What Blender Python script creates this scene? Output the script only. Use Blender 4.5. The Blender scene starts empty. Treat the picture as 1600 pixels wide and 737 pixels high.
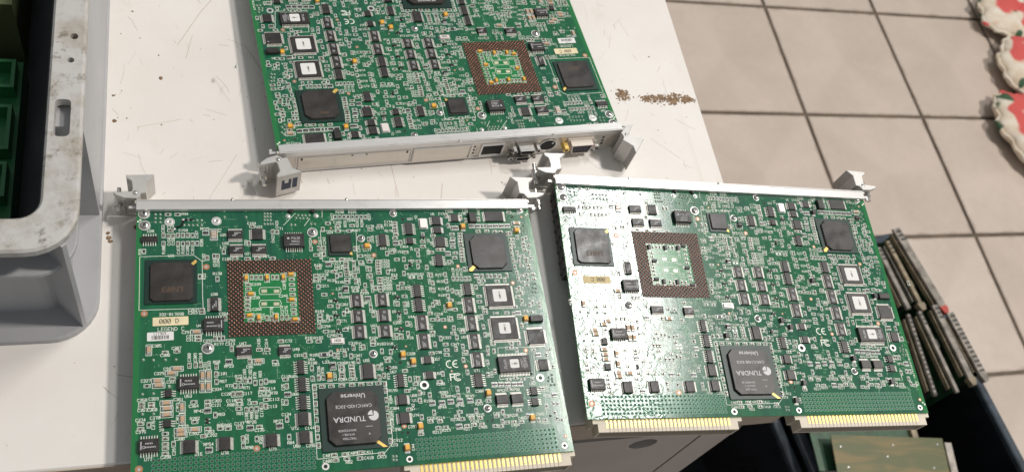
import bpy, math, random
from mathutils import Matrix, Vector
R = math.radians
MM = 0.001
scene = bpy.context.scene
COL = scene.collection

# ------------------------------------------------------------------ camera
cam_d = bpy.data.cameras.new('camera')
cam = bpy.data.objects.new('camera', cam_d)
COL.objects.link(cam)
cam_d.sensor_width = 36.0
cam_d.lens = 33.90
cam_d.clip_start = 0.01
cam_d.clip_end = 60.0
cam.matrix_world = Matrix(((0.951646, 0.019997, -0.306544, 0.0),
                           (-0.167746, 0.869799, -0.464017, 0.0),
                           (0.257353, 0.493002, 0.831095, 0.518519),
                           (0, 0, 0, 1)))
cam_d.dof.use_dof = True
cam_d.dof.focus_distance = 0.56
cam_d.dof.aperture_fstop = 16.0
scene.camera = cam

# ------------------------------------------------------------------ light
world = bpy.data.worlds.new('World')
scene.world = world
world.use_nodes = True
wn = world.node_tree
wn.nodes['Background'].inputs[0].default_value = (0.93, 0.97, 1.0, 1)
wn.nodes['Background'].inputs[1].default_value = 0.30


def area_lamp(name, az, el, dist, sx, sy, watts, col):
    d = bpy.data.lights.new(name, 'AREA')
    d.shape = 'RECTANGLE'
    d.size = sx
    d.size_y = sy
    d.energy = watts
    d.color = col
    o = bpy.data.objects.new(name, d)
    COL.objects.link(o)
    v = Vector((math.cos(R(az)) * math.cos(R(el)), math.sin(R(az)) * math.cos(R(el)), math.sin(R(el))))
    o.location = Vector((0.18, 0.30, 0.0)) + v * dist
    o.rotation_euler = v.to_track_quat('Z', 'Y').to_euler()
    return o


area_lamp('key_lamp', -6, 53, 4.2, 0.30, 0.30, 124, (1.0, 0.94, 0.87))


def sky_dir(az, el):
    return Vector((math.cos(R(az)) * math.cos(R(el)), math.sin(R(az)) * math.cos(R(el)), math.sin(R(el))))


# a long ceiling fitting, mirrored in the left end of the right-hand board
d = bpy.data.lights.new('ceiling_tube', 'AREA')
d.shape = 'RECTANGLE'
d.size, d.size_y, d.energy, d.color = 1.15, 0.36, 54, (1.0, 0.98, 0.95)
tube = bpy.data.objects.new('ceiling_tube', d)
COL.objects.link(tube)
aim = Vector((0.235, 0.24, 0.017))
pa, pb = aim + sky_dir(49, 54) * 4.0, aim + sky_dir(31.5, 62.3) * 4.0
tube.location = (pa + pb) / 2
zax = (tube.location - aim).normalized()
xax = (pb - pa)
xax = (xax - zax * xax.dot(zax)).normalized()
yax = zax.cross(xax)
tube.rotation_euler = Matrix((xax, yax, zax)).transposed().to_euler()

scene.view_settings.view_transform = 'Standard'
scene.view_settings.look = 'None'
scene.view_settings.exposure = 0.0
scene.view_settings.gamma = 1.0

# ------------------------------------------------------------------ materials
def new_mat(name):
    m = bpy.data.materials.new(name)
    m.use_nodes = True
    return m, m.node_tree, m.node_tree.nodes['Principled BSDF']


def node(nt, typ, **kw):
    n = nt.nodes.new(typ)
    for k, v in kw.items():
        if k in n.inputs:
            n.inputs[k].default_value = v
        else:
            setattr(n, k, v)
    return n


def mix_col(nt, fac, a, b):
    n = nt.nodes.new('ShaderNodeMix')
    n.data_type = 'RGBA'
    for sock, val in ((n.inputs[0], fac), (n.inputs[6], a), (n.inputs[7], b)):
        if hasattr(val, 'is_linked'):
            nt.links.new(val, sock)
        elif isinstance(val, (tuple, list)):
            sock.default_value = (*val[:3], 1)
        else:
            sock.default_value = val
    return n.outputs[2]


def ramp(nt, src, lo, hi):
    n = nt.nodes.new('ShaderNodeMapRange')
    n.clamp = True
    n.inputs['From Min'].default_value = lo
    n.inputs['From Max'].default_value = hi
    nt.links.new(src, n.inputs['Value'])
    return n.outputs['Result']


def noise(nt, scale, detail=4, rough=0.55, coord='Object', stretch=None, rot=None, dist=0.0):
    tc = nt.nodes.new('ShaderNodeTexCoord')
    out = tc.outputs[coord]
    if stretch or rot:
        mp = nt.nodes.new('ShaderNodeMapping')
        if stretch:
            mp.inputs['Scale'].default_value = stretch
        if rot:
            mp.inputs['Rotation'].default_value = rot
        nt.links.new(out, mp.inputs['Vector'])
        out = mp.outputs['Vector']
    n = nt.nodes.new('ShaderNodeTexNoise')
    n.inputs['Scale'].default_value = scale
    n.inputs['Detail'].default_value = detail
    n.inputs['Roughness'].default_value = rough
    n.inputs['Distortion'].default_value = dist
    nt.links.new(out, n.inputs['Vector'])
    return n.outputs['Fac']


def bump(nt, bs, src, strength, dist):
    b = nt.nodes.new('ShaderNodeBump')
    b.inputs['Strength'].default_value = strength
    b.inputs['Distance'].default_value = dist
    nt.links.new(src, b.inputs['Height'])
    nt.links.new(b.outputs['Normal'], bs.inputs['Normal'])


def simple(name, col, rough=0.5, metal=0.0, var=0.0, vscale=300, spec=0.5, rvar=0.0, bmp=0.0, bscale=800):
    m, nt, bs = new_mat(name)
    bs.inputs['Base Color'].default_value = (*col, 1)
    bs.inputs['Roughness'].default_value = rough
    bs.inputs['Metallic'].default_value = metal
    bs.inputs['Specular IOR Level'].default_value = spec
    if var or rvar:
        f = ramp(nt, noise(nt, vscale), 0.3, 0.7)
        if var:
            c = mix_col(nt, f, tuple(x * (1 - var) for x in col), tuple(min(1, x * (1 + var)) for x in col))
            nt.links.new(c, bs.inputs['Base Color'])
        if rvar:
            mr = nt.nodes.new('ShaderNodeMapRange')
            mr.inputs['To Min'].default_value = max(0.02, rough - rvar)
            mr.inputs['To Max'].default_value = min(1, rough + rvar)
            nt.links.new(f, mr.inputs['Value'])
            nt.links.new(mr.outputs['Result'], bs.inputs['Roughness'])
    if bmp:
        bump(nt, bs, noise(nt, bscale, 5), bmp, 0.0005)
    return m


M = {}
M['plastic'] = simple('black_plastic', (0.026, 0.023, 0.021), 0.42, var=0.25, vscale=250, rvar=0.12, bmp=0.08, bscale=2500)
M['bga_body'] = simple('bga_plastic', (0.034, 0.030, 0.027), 0.33, var=0.2, vscale=120, rvar=0.1, bmp=0.05, bscale=2500)
M['bga_base'] = simple('bga_substrate', (0.006, 0.028, 0.020), 0.35)
M['lead'] = simple('tinned_lead', (0.80, 0.77, 0.71), 0.36, 0.25, var=0.15, vscale=900)
M['solder'] = simple('solder', (0.64, 0.64, 0.62), 0.30, 0.5, var=0.15, vscale=1200)
M['cap'] = simple('ceramic_brown', (0.16, 0.105, 0.065), 0.45, var=0.3, vscale=90)
M['cap_tan'] = simple('ceramic_tan', (0.50, 0.34, 0.22), 0.45, var=0.15, vscale=200)
M['res'] = simple('resistor_black', (0.022, 0.021, 0.022), 0.35)
M['tant'] = simple('tantalum_yellow', (0.76, 0.40, 0.05), 0.42, var=0.15, vscale=300)
M['tant_black'] = simple('tantalum_black', (0.03, 0.028, 0.027), 0.4)
M['tant_band'] = simple('tantalum_band', (0.38, 0.15, 0.02), 0.45)
M['gold'] = simple('gold_plate', (0.86, 0.64, 0.20), 0.28, 0.5)
M['gold_mark'] = simple('gold_mark', (0.80, 0.55, 0.16), 0.35, 0.45)
M['copper'] = simple('bare_copper', (0.46, 0.22, 0.12), 0.45, 0.3)
M['pga'] = simple('pga_pin', (0.55, 0.27, 0.19), 0.30, 0.7, var=0.35, vscale=400)
M['pga_base'] = simple('pga_base', (0.012, 0.018, 0.008), 0.4)
M['dark'] = simple('hole_shade', (0.008, 0.009, 0.008), 0.7)  # near-black colour that paints the shade inside holes, recesses and openings
M['silk'] = simple('silkscreen_ink', (0.80, 0.84, 0.74), 0.55)
M['ink_grey'] = simple('chip_ink', (0.42, 0.42, 0.42), 0.55)
M['ink_white'] = simple('chip_ink_white', (0.60, 0.60, 0.60), 0.55)
M['ink_faint'] = simple('chip_ink_faint', (0.085, 0.050, 0.027), 0.55)
M['ink_black'] = simple('label_ink', (0.05, 0.045, 0.04), 0.6)
M['paper'] = simple('label_paper', (0.72, 0.71, 0.69), 0.6)
M['paper_yellow'] = simple('label_paper_yellow', (0.74, 0.64, 0.41), 0.6, var=0.08, vscale=200)
M['conn'] = simple('connector_beige', (0.60, 0.53, 0.43), 0.5, var=0.06, vscale=200)
M['conn_shade'] = simple('connector_slot_shade', (0.15, 0.10, 0.06), 0.6)  # connector plastic coloured darker to paint the shade in slot and grooves
M['steel'] = simple('screw_steel', (0.62, 0.60, 0.57), 0.22, 0.9, var=0.1, vscale=500)
M['ring'] = simple('tinned_ring', (0.68, 0.68, 0.65), 0.35, 0.5)
M['cream'] = simple('ceramic_lid', (0.70, 0.62, 0.55), 0.4)
M['jumper'] = simple('jumper_insulation', (0.01, 0.01, 0.01), 0.35)
M['trace'] = simple('trace_copper_under_mask', (0.016, 0.150, 0.068), 0.16, spec=0.85)
M['via'] = simple('via_mask', (0.22, 0.38, 0.24), 0.35, 0.2)
M['side'] = simple('fr4_edge', (0.10, 0.33, 0.12), 0.5, var=0.15)


def alu(name, col, rough, metal, stretch, grime):
    m, nt, bs = new_mat(name)
    a = ramp(nt, noise(nt, 60, 6, 0.65, stretch=stretch), 0.35, 0.72)
    g = ramp(nt, noise(nt, 35, 5, 0.7), 0.56, 0.75)
    c = mix_col(nt, a, col, tuple(x * 0.80 for x in col))
    gg = nt.nodes.new('ShaderNodeMath')
    gg.operation = 'MULTIPLY'
    gg.inputs[1].default_value = grime
    nt.links.new(g, gg.inputs[0])
    c = mix_col(nt, gg.outputs[0], c, (0.25, 0.22, 0.18))
    nt.links.new(c, bs.inputs['Base Color'])
    bs.inputs['Roughness'].default_value = rough
    bs.inputs['Metallic'].default_value = metal
    bump(nt, bs, noise(nt, 900, 4, stretch=stretch), 0.08, 0.0004)
    return m


M['alu'] = alu('brushed_aluminium', (0.70, 0.685, 0.67), 0.32, 0.5, (0.15, 1, 1), 0.45)
M['cast'] = alu('cast_aluminium', (0.60, 0.585, 0.56), 0.42, 0.5, (1, 1, 0.3), 0.6)
M['sheet'] = alu('sheet_steel', (0.70, 0.65, 0.58), 0.30, 0.4, (0.2, 1, 1), 0.45)


def pcb_mat():
    m, nt, bs = new_mat('green_solder_mask')
    tc = nt.nodes.new('ShaderNodeTexCoord')
    sep = nt.nodes.new('ShaderNodeSeparateXYZ')
    nt.links.new(tc.outputs['Object'], sep.inputs[0])
    # no inner copper plane in the last millimetres of the board: the laminate is paler there
    ab = nt.nodes.new('ShaderNodeMath')
    ab.operation = 'ABSOLUTE'
    nt.links.new(sep.outputs['X'], ab.inputs[0])
    edge = ramp(nt, ab.outputs[0], 0.1132, 0.1140)
    plane = ramp(nt, noise(nt, 16, 1.5, 0.4, stretch=(1, 0.7, 1)), 0.47, 0.53)
    fine = ramp(nt, noise(nt, 260, 3, stretch=(1.0, 0.12, 1)), 0.35, 0.75)
    c = mix_col(nt, plane, (0.006, 0.098, 0.036), (0.0045, 0.076, 0.043))
    c2 = mix_col(nt, fine, c, (0.010, 0.130, 0.055))
    c3 = mix_col(nt, edge, c2, (0.014, 0.165, 0.046))
    nt.links.new(c3, bs.inputs['Base Color'])
    bs.inputs['Roughness'].default_value = 0.14
    bs.inputs['Specular IOR Level'].default_value = 0.85
    h = nt.nodes.new('ShaderNodeMath')
    h.operation = 'ADD'
    vor = nt.nodes.new('ShaderNodeTexVoronoi')
    vor.inputs['Scale'].default_value = 380
    nt.links.new(tc.outputs['Object'], vor.inputs['Vector'])
    hm = nt.nodes.new('ShaderNodeMath')
    hm.operation = 'MULTIPLY'
    hm.inputs[1].default_value = 0.22
    nt.links.new(ramp(nt, noise(nt, 240, 3, 0.6, stretch=(1, 0.3, 1)), 0.35, 0.65), hm.inputs[0])
    nt.links.new(hm.outputs[0], h.inputs[0])
    hm2 = nt.nodes.new('ShaderNodeMath')
    hm2.operation = 'MULTIPLY'
    hm2.inputs[1].default_value = 0.5
    nt.links.new(noise(nt, 60, 1), hm2.inputs[0])
    nt.links.new(hm2.outputs[0], h.inputs[1])
    # poured copper of the power section near one end stands out as wavy relief
    side = ramp(nt, sep.outputs['X'], -0.062, -0.072)
    pour = ramp(nt, noise(nt, 110, 2, 0.45, dist=2.2), 0.44, 0.56)
    mm = nt.nodes.new('ShaderNodeMath')
    mm.operation = 'MULTIPLY'
    nt.links.new(side, mm.inputs[0])
    nt.links.new(pour, mm.inputs[1])
    h2 = nt.nodes.new('ShaderNodeMath')
    h2.operation = 'MULTIPLY_ADD'
    h2.inputs[1].default_value = 1.7
    nt.links.new(mm.outputs[0], h2.inputs[0])
    nt.links.new(h.outputs[0], h2.inputs[2])
    bump(nt, bs, h2.outputs[0], 0.14, 0.00018)
    return m


M['pcb'] = pcb_mat()


def table_mat():
    m, nt, bs = new_mat('white_laminate')
    a = ramp(nt, noise(nt, 9, 6, 0.6), 0.35, 0.7)
    c = mix_col(nt, a, (0.755, 0.725, 0.69), (0.69, 0.645, 0.60))
    s1 = ramp(nt, noise(nt, 70, 5, 0.7, stretch=(1, 0.06, 1), rot=(0, 0, 0.5), dist=0.4), 0.63, 0.72)
    s2 = ramp(nt, noise(nt, 60, 5, 0.7, stretch=(1, 0.05, 1), rot=(0, 0, -0.6), dist=0.5), 0.64, 0.73)
    sp = ramp(nt, noise(nt, 300, 3, 0.5), 0.72, 0.78)
    bl = ramp(nt, noise(nt, 26, 6, 0.7), 0.60, 0.80)
    for f, k, cc in ((bl, 0.42, (0.52, 0.44, 0.36)), (s1, 0.40, (0.48, 0.38, 0.29)), (s2, 0.35, (0.50, 0.40, 0.31)), (sp, 0.5, (0.30, 0.22, 0.15))):
        mu = nt.nodes.new('ShaderNodeMath')
        mu.operation = 'MULTIPLY'
        mu.inputs[1].default_value = k
        nt.links.new(f, mu.inputs[0])
        c = mix_col(nt, mu.outputs[0], c, cc)
    nt.links.new(c, bs.inputs['Base Color'])
    bs.inputs['Roughness'].default_value = 0.48
    bump(nt, bs, noise(nt, 500, 4), 0.05, 0.0003)
    return m


M['table'] = table_mat()
M['cabinet'] = simple('cabinet_grey', (0.44, 0.40, 0.37), 0.5, var=0.12, vscale=12, bmp=0.05)
M['table_edge'] = simple('table_edge_band', (0.42, 0.35, 0.28), 0.5, var=0.15, vscale=40)
M['scratch'] = simple('scratch_dirt', (0.50, 0.40, 0.31), 0.7)
M['grit'] = simple('glue_residue', (0.22, 0.14, 0.08), 0.8, var=0.5, vscale=400)


def crate_mat():
    m, nt, bs = new_mat('grey_white_crate_plastic')
    a = ramp(nt, noise(nt, 14, 6, 0.65), 0.35, 0.7)
    c = mix_col(nt, a, (0.41, 0.41, 0.42), (0.33, 0.33, 0.34))
    nt.links.new(c, bs.inputs['Base Color'])
    bs.inputs['Roughness'].default_value = 0.42
    return m


def rim_mat():
    m, nt, bs = new_mat('dirty_crate_rim')
    a = ramp(nt, noise(nt, 45, 7, 0.75), 0.42, 0.66)
    b = ramp(nt, noise(nt, 110, 6, 0.75), 0.55, 0.70)
    c = mix_col(nt, a, (0.49, 0.48, 0.465), (0.34, 0.305, 0.255))
    c = mix_col(nt, b, c, (0.15, 0.12, 0.085))
    nt.links.new(c, bs.inputs['Base Color'])
    bs.inputs['Roughness'].default_value = 0.5
    bump(nt, bs, noise(nt, 220, 4), 0.12, 0.0006)
    return m


M['crate'] = crate_mat()
M['rim'] = rim_mat()
M['green_plastic'] = simple('green_plastic', (0.018, 0.145, 0.045), 0.4, var=0.1, vscale=40)
M['carton'] = simple('olive_carton', (0.085, 0.10, 0.038), 0.7, var=0.1, vscale=60)
M['tote'] = simple('black_tote_plastic', (0.012, 0.014, 0.018), 0.35, var=0.3, vscale=20, rvar=0.12)
M['tote_rim'] = simple('tote_rim_plastic', (0.05, 0.065, 0.08), 0.3, var=0.4, vscale=60)
M['card_green'] = simple('card_green', (0.02, 0.07, 0.03), 0.45, var=0.4, vscale=80)
M['card_edge'] = simple('card_edge_metal', (0.25, 0.225, 0.195), 0.38, 0.25, var=0.55, vscale=60)
M['card_edge2'] = simple('card_edge_tan', (0.25, 0.20, 0.13), 0.5, 0.0, var=0.5, vscale=60)
M['card_red'] = simple('red_lever', (0.42, 0.05, 0.03), 0.5)
M['grout'] = simple('dark_grout', (0.13, 0.10, 0.075), 0.9, var=0.4, vscale=15)


def tile_mat():
    m, nt, bs = new_mat('beige_floor_tile')
    oi = nt.nodes.new('ShaderNodeObjectInfo')
    a = ramp(nt, noise(nt, 7, 6, 0.6), 0.3, 0.72)
    c = mix_col(nt, a, (0.67, 0.575, 0.505), (0.58, 0.495, 0.43))
    c = mix_col(nt, ramp(nt, oi.outputs['Random'], -0.6, 2.2), c, (0.50, 0.41, 0.345))
    bl = ramp(nt, noise(nt, 5, 8, 0.75), 0.42, 0.75)
    mb_ = nt.nodes.new('ShaderNodeMath')
    mb_.operation = 'MULTIPLY'
    mb_.inputs[1].default_value = 0.75
    nt.links.new(bl, mb_.inputs[0])
    c = mix_col(nt, mb_.outputs[0], c, (0.43, 0.36, 0.30))
    tcc = nt.nodes.new('ShaderNodeTexCoord')
    sx = nt.nodes.new('ShaderNodeSeparateXYZ')
    nt.links.new(tcc.outputs['Object'], sx.inputs[0])
    ed = []
    for ax in 'XY':
        q = nt.nodes.new('ShaderNodeMath')
        q.operation = 'ABSOLUTE'
        nt.links.new(sx.outputs[ax], q.inputs[0])
        ed.append(q.outputs[0])
    mx = nt.nodes.new('ShaderNodeMath')
    mx.operation = 'MAXIMUM'
    nt.links.new(ed[0], mx.inputs[0])
    nt.links.new(ed[1], mx.inputs[1])
    wob = nt.nodes.new('ShaderNodeMath')
    wob.operation = 'MULTIPLY_ADD'
    wob.inputs[1].default_value = 0.022
    nt.links.new(noise(nt, 26, 5, 0.7), wob.inputs[0])
    nt.links.new(mx.outputs[0], wob.inputs[2])
    ef = ramp(nt, wob.outputs[0], 0.1515, 0.164)
    c = mix_col(nt, ef, c, (0.24, 0.185, 0.14))
    sp = ramp(nt, noise(nt, 30, 6, 0.75), 0.64, 0.80)
    mu = nt.nodes.new('ShaderNodeMath')
    mu.operation = 'MULTIPLY'
    mu.inputs[1].default_value = 0.45
    nt.links.new(sp, mu.inputs[0])
    c = mix_col(nt, mu.outputs[0], c, (0.36, 0.28, 0.21))
    nt.links.new(c, bs.inputs['Base Color'])
    bs.inputs['Roughness'].default_value = 0.45
    bump(nt, bs, noise(nt, 60, 4), 0.1, 0.001)
    return m


M['tile'] = tile_mat()


def olive_mat():
    m, nt, bs = new_mat('olive_laminate')
    a = ramp(nt, noise(nt, 45, 2, 0.5, stretch=(0.2, 1, 1), dist=0.8), 0.45, 0.58)
    c = mix_col(nt, a, (0.065, 0.075, 0.010), (0.15, 0.105, 0.02))
    nt.links.new(c, bs.inputs['Base Color'])
    bs.inputs['Roughness'].default_value = 0.5
    return m


M['olive'] = olive_mat()


def floral_mat():
    m, nt, bs = new_mat('floral_fabric')
    c = mix_col(nt, ramp(nt, noise(nt, 30, 3), 0.4, 0.7), (0.74, 0.67, 0.57), (0.62, 0.50, 0.36))
    g = ramp(nt, noise(nt, 13, 2, 0.5, stretch=(1.3, 1, 1)), 0.54, 0.57)
    c = mix_col(nt, g, c, (0.045, 0.10, 0.05))
    tcn = nt.nodes.new('ShaderNodeTexCoord')
    mp = nt.nodes.new('ShaderNodeMapping')
    mp.inputs['Location'].default_value = (0.37, 0.11, 0.2)
    nt.links.new(tcn.outputs['Object'], mp.inputs['Vector'])
    n = nt.nodes.new('ShaderNodeTexNoise')
    n.inputs['Scale'].default_value = 8.5
    n.inputs['Detail'].default_value = 2
    nt.links.new(mp.outputs['Vector'], n.inputs['Vector'])
    r = ramp(nt, n.outputs['Fac'], 0.505, 0.535)
    c = mix_col(nt, r, c, (0.62, 0.10, 0.09))
    nt.links.new(c, bs.inputs['Base Color'])
    bs.inputs['Roughness'].default_value = 0.85
    return m


M['floral'] = floral_mat()

# ------------------------------------------------------------------ mesh builder (millimetres)
class MB:
    def __init__(self):
        self.v = []
        self.f = []
        self.m = []

    def add(self, vs, fs, mi=0):
        n = len(self.v)
        self.v += vs
        self.f += [tuple(i + n for i in q) for q in fs]
        self.m += [mi] * len(fs)

    def box(self, x0, y0, z0, x1, y1, z1, mi=0, inset=0.0):
        i = inset
        vs = [(x0, y0, z0), (x1, y0, z0), (x1, y1, z0), (x0, y1, z0),
              (x0 + i, y0 + i, z1), (x1 - i, y0 + i, z1), (x1 - i, y1 - i, z1), (x0 + i, y1 - i, z1)]
        self.add(vs, [(3, 2, 1, 0), (4, 5, 6, 7), (0, 1, 5, 4), (1, 2, 6, 5), (2, 3, 7, 6), (3, 0, 4, 7)], mi)

    def prism(self, poly, z0, z1, mi=0, inset=0.0, top_mi=None, ch=0.0):
        # poly counter-clockwise; the top can be drawn in and chamfered
        def shrink(p, d):
            if not d:
                return p
            out = []
            n = len(p)
            for k in range(n):
                a, b, c = Vector(p[k - 1]), Vector(p[k]), Vector(p[(k + 1) % n])
                e1, e2 = (b - a).normalized(), (c - b).normalized()
                n1, n2 = Vector((-e1.y, e1.x)), Vector((-e2.y, e2.x))
                w = (n1 + n2)
                w = w / max(0.2, (1 + n1.dot(n2)))
                q = b + w * d
                out.append((q.x, q.y))
            return out
        n = len(poly)
        rings = [(poly, z0)]
        if ch:
            rings.append((shrink(poly, inset), z1 - ch))
            rings.append((shrink(poly, inset + ch), z1))
        else:
            rings.append((shrink(poly, inset), z1))
        vs = []
        for p, z in rings:
            vs += [(x, y, z) for x, y in p]
        fs = []
        for r in range(len(rings) - 1):
            for k in range(n):
                fs.append((r * n + k, r * n + (k + 1) % n, (r + 1) * n + (k + 1) % n, (r + 1) * n + k))
        self.add(vs, fs, mi)
        self.add([(x, y, z1) for x, y in rings[-1][0]], [tuple(range(n))], mi if top_mi is None else top_mi)
        self.add([(x, y, z0) for x, y in poly], [tuple(reversed(range(n)))], mi)

    def quad2(self, p0, p1, w, z, mi=0, ext=0.0):
        dx, dy = p1[0] - p0[0], p1[1] - p0[1]
        l = math.hypot(dx, dy)
        if l < 1e-6:
            return
        dx, dy = dx / l, dy / l
        nx, ny = -dy * w / 2, dx * w / 2
        a = (p0[0] - dx * ext, p0[1] - dy * ext)
        b = (p1[0] + dx * ext, p1[1] + dy * ext)
        self.add([(a[0] - nx, a[1] - ny, z), (b[0] - nx, b[1] - ny, z), (b[0] + nx, b[1] + ny, z), (a[0] + nx, a[1] + ny, z)], [(0, 1, 2, 3)], mi)

    def ridge(self, p0, p1, w, z, h, mi=0):
        dx, dy = p1[0] - p0[0], p1[1] - p0[1]
        l = math.hypot(dx, dy)
        if l < 1e-6:
            return
        nx, ny = -dy / l, dx / l
        vs = []
        for p in (p0, p1):
            for s, zz in ((-0.62, z), (-0.38, z + h), (0.38, z + h), (0.62, z)):
                vs.append((p[0] + nx * w * s, p[1] + ny * w * s, zz))
        self.add(vs, [(0, 4, 5, 1), (1, 5, 6, 2), (2, 6, 7, 3)], mi)

    def disc(self, x, y, z, r, mi=0, n=10):
        self.add([(x + r * math.cos(2 * math.pi * k / n), y + r * math.sin(2 * math.pi * k / n), z) for k in range(n)], [tuple(range(n))], mi)

    def annulus(self, x, y, z, r0, r1, mi=0, n=16, h=0.0):
        vs = []
        for r, zz in ((r1, z), (r1, z + h), (r0, z + h), (r0, z)):
            vs += [(x + r * math.cos(2 * math.pi * k / n), y + r * math.sin(2 * math.pi * k / n), zz) for k in range(n)]
        fs = []
        for q in range(3):
            for k in range(n):
                fs.append((q * n + k, q * n + (k + 1) % n, (q + 1) * n + (k + 1) % n, (q + 1) * n + k))
        self.add(vs, fs, mi)

    def lathe(self, x, y, prof, mi=0, n=20, axis='z', z=0):
        # prof: (radius, height) bottom to top
        vs, fs = [], []
        for r, h in prof:
            for k in range(n):
                a = 2 * math.pi * k / n
                c, s = r * math.cos(a), r * math.sin(a)
                vs.append((x + c, y + s, h) if axis == 'z' else ((x + c, h, z + s) if axis == 'y' else (h, y + c, z + s)))
        for q in range(len(prof) - 1):
            for k in range(n):
                f = (q * n + k, q * n + (k + 1) % n, (q + 1) * n + (k + 1) % n, (q + 1) * n + k)
                fs.append(f if axis != 'y' else f[::-1])
        t = tuple((len(prof) - 1) * n + k for k in range(n))
        b = tuple(reversed(range(n)))
        fs += [t, b] if axis != 'y' else [t[::-1], b[::-1]]
        self.add(vs, fs, mi)

    def mesh(self, name, mats, smooth=False):
        me = bpy.data.meshes.new(name)
        me.from_pydata([(x * MM, y * MM, z * MM) for x, y, z in self.v], [], self.f)
        for mt in mats:
            me.materials.append(M[mt])
        me.polygons.foreach_set('material_index', self.m)
        if smooth:
            me.polygons.foreach_set('use_smooth', [True] * len(self.f))
        me.update()
        return me


def obj(name, mesh, parent=None, loc=(0, 0, 0), rz=0.0, stuff=False, label=None):
    o = bpy.data.objects.new(name, mesh)
    COL.objects.link(o)
    o.location = [c * MM for c in loc]
    if rz:
        o.rotation_euler = (0, 0, rz)
    if parent:
        o.parent = parent
    if stuff:
        o['kind'] = 'stuff'
    if label:
        o['label'] = label
    return o


def thing(name, label, cat, group=None, loc=(0, 0, 0)):
    o = bpy.data.objects.new(name, None)
    COL.objects.link(o)
    o.empty_display_size = 0.02
    o.location = [c * MM for c in loc]
    o['label'] = label
    o['category'] = cat
    if group:
        o['group'] = group
    return o


def build(mb, name, mats, parent=None, smooth=False, **kw):
    return obj(name, mb.mesh(name, mats, smooth), parent, **kw)


def rect(x0, y0, x1, y1):
    return [(x0, y0), (x1, y0), (x1, y1), (x0, y1)]


def octagon(w, d, c):
    x, y = w / 2, d / 2
    return [(-x + c, -y), (x - c, -y), (x, -y + c), (x, y - c), (x - c, y), (-x + c, y), (-x, y - c), (-x, -y + c)]


def rrect(x0, y0, x1, y1, r, n=5):
    out = []
    for cx, cy, a0 in ((x1 - r, y0 + r, -90), (x1 - r, y1 - r, 0), (x0 + r, y1 - r, 90), (x0 + r, y0 + r, 180)):
        for k in range(n + 1):
            a = R(a0 + 90 * k / n)
            out.append((cx + r * math.cos(a), cy + r * math.sin(a)))
    return out


# ------------------------------------------------------------------ stroke lettering (grid 4 x 6)
GL = {
    '0': '0156 0541 4145 4536 3616 1605 0105', '1': '1525 2526 2620 1030', '2': '0516 1636 3645 4544 4400 0040',
    '3': '0616 1636 3645 4544 4433 3313 3342 4241 4130 3010 1001', '4': '3036 3602 0242', '5': '4606 0603 0333 3342 4241 4130 3010 1001',
    '6': '4536 3616 1605 0501 0110 1030 3041 4142 4233 3303', '7': '0646 4620', '8': '1333 3344 4445 4536 3616 1605 0504 0413 1302 0201 0110 1030 3041 4142 4233',
    '9': '4333 3313 1304 0405 0516 1636 3645 4541 4130 3010', 'A': '0004 0426 2644 4440 0242', 'B': '0006 0636 3645 4544 4433 0333 3342 4241 4130 3000',
    'C': '4536 3616 1605 0501 0110 1030 3041', 'D': '0006 0626 2644 4442 4220 2000', 'E': '4606 0600 0040 0333', 'F': '4606 0600 0333',
    'G': '4536 3616 1605 0501 0110 1030 3041 4143 4323', 'H': '0006 4046 0343', 'I': '1030 1636 2026', 'J': '4641 4130 3010 1001', 'K': '0006 4602 1440',
    'L': '0600 0040', 'M': '0006 0623 2346 4640', 'N': '0006 0640 4046', 'O': '0501 0110 1030 3041 4145 4536 3616 1605', 'P': '0006 0636 3645 4544 4433 3303',
    'R': '0006 0636 3645 4544 4433 3303 2340', 'S': '4536 3616 1605 0504 0413 1333 3342 4241 4130 3010 1001', 'T': '0646 2620', 'U': '0601 0110 1030 3041 4146',
    'V': '0620 2046', 'X': '0046 0640', 'Y': '0623 4623 2320', '-': '1333', '.': '2021', ' ': ''}
GL['0'] = '0501 0110 1030 3041 4145 4536 3616 1605 0145'


def text(mb, s, x, y, h, w, z, rot=0.0, mi=0, sx=0.62):
    """letters centred on (x, y), height h, pen width w, rotated by rot"""
    cw = h * sx
    adv = cw * 1.38
    tot = adv * (len(s) - 1) + cw
    ca, sa = math.cos(rot), math.sin(rot)
    for i, c in enumerate(s):
        for seg in GL.get(c, '').split():
            a, b, c2, d = (int(q) for q in seg)
            p = []
            for gx, gy in ((a, b), (c2, d)):
                lx = -tot / 2 + i * adv + gx / 4 * cw
                ly = -h / 2 + gy / 6 * h
                p.append((x + lx * ca - ly * sa, y + lx * sa + ly * ca))
            mb.quad2(p[0], p[1], w, z, mi, w * 0.35)


_font_cache = {}


def font_mesh(s, size, mat, bold=0.0):
    cu = bpy.data.curves.new('lettering', 'FONT')
    cu.body = s
    cu.size = size * MM
    cu.align_x = 'CENTER'
    cu.align_y = 'CENTER'
    cu.offset = bold * MM
    cu.resolution_u = 3
    o = bpy.data.objects.new('lettering', cu)
    COL.objects.link(o)
    dg = bpy.context.evaluated_depsgraph_get()
    dg.update()
    me = bpy.data.meshes.new_from_object(o.evaluated_get(dg))
    bpy.data.objects.remove(o)
    me.materials.clear()
    me.materials.append(M[mat])
    return me

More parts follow.
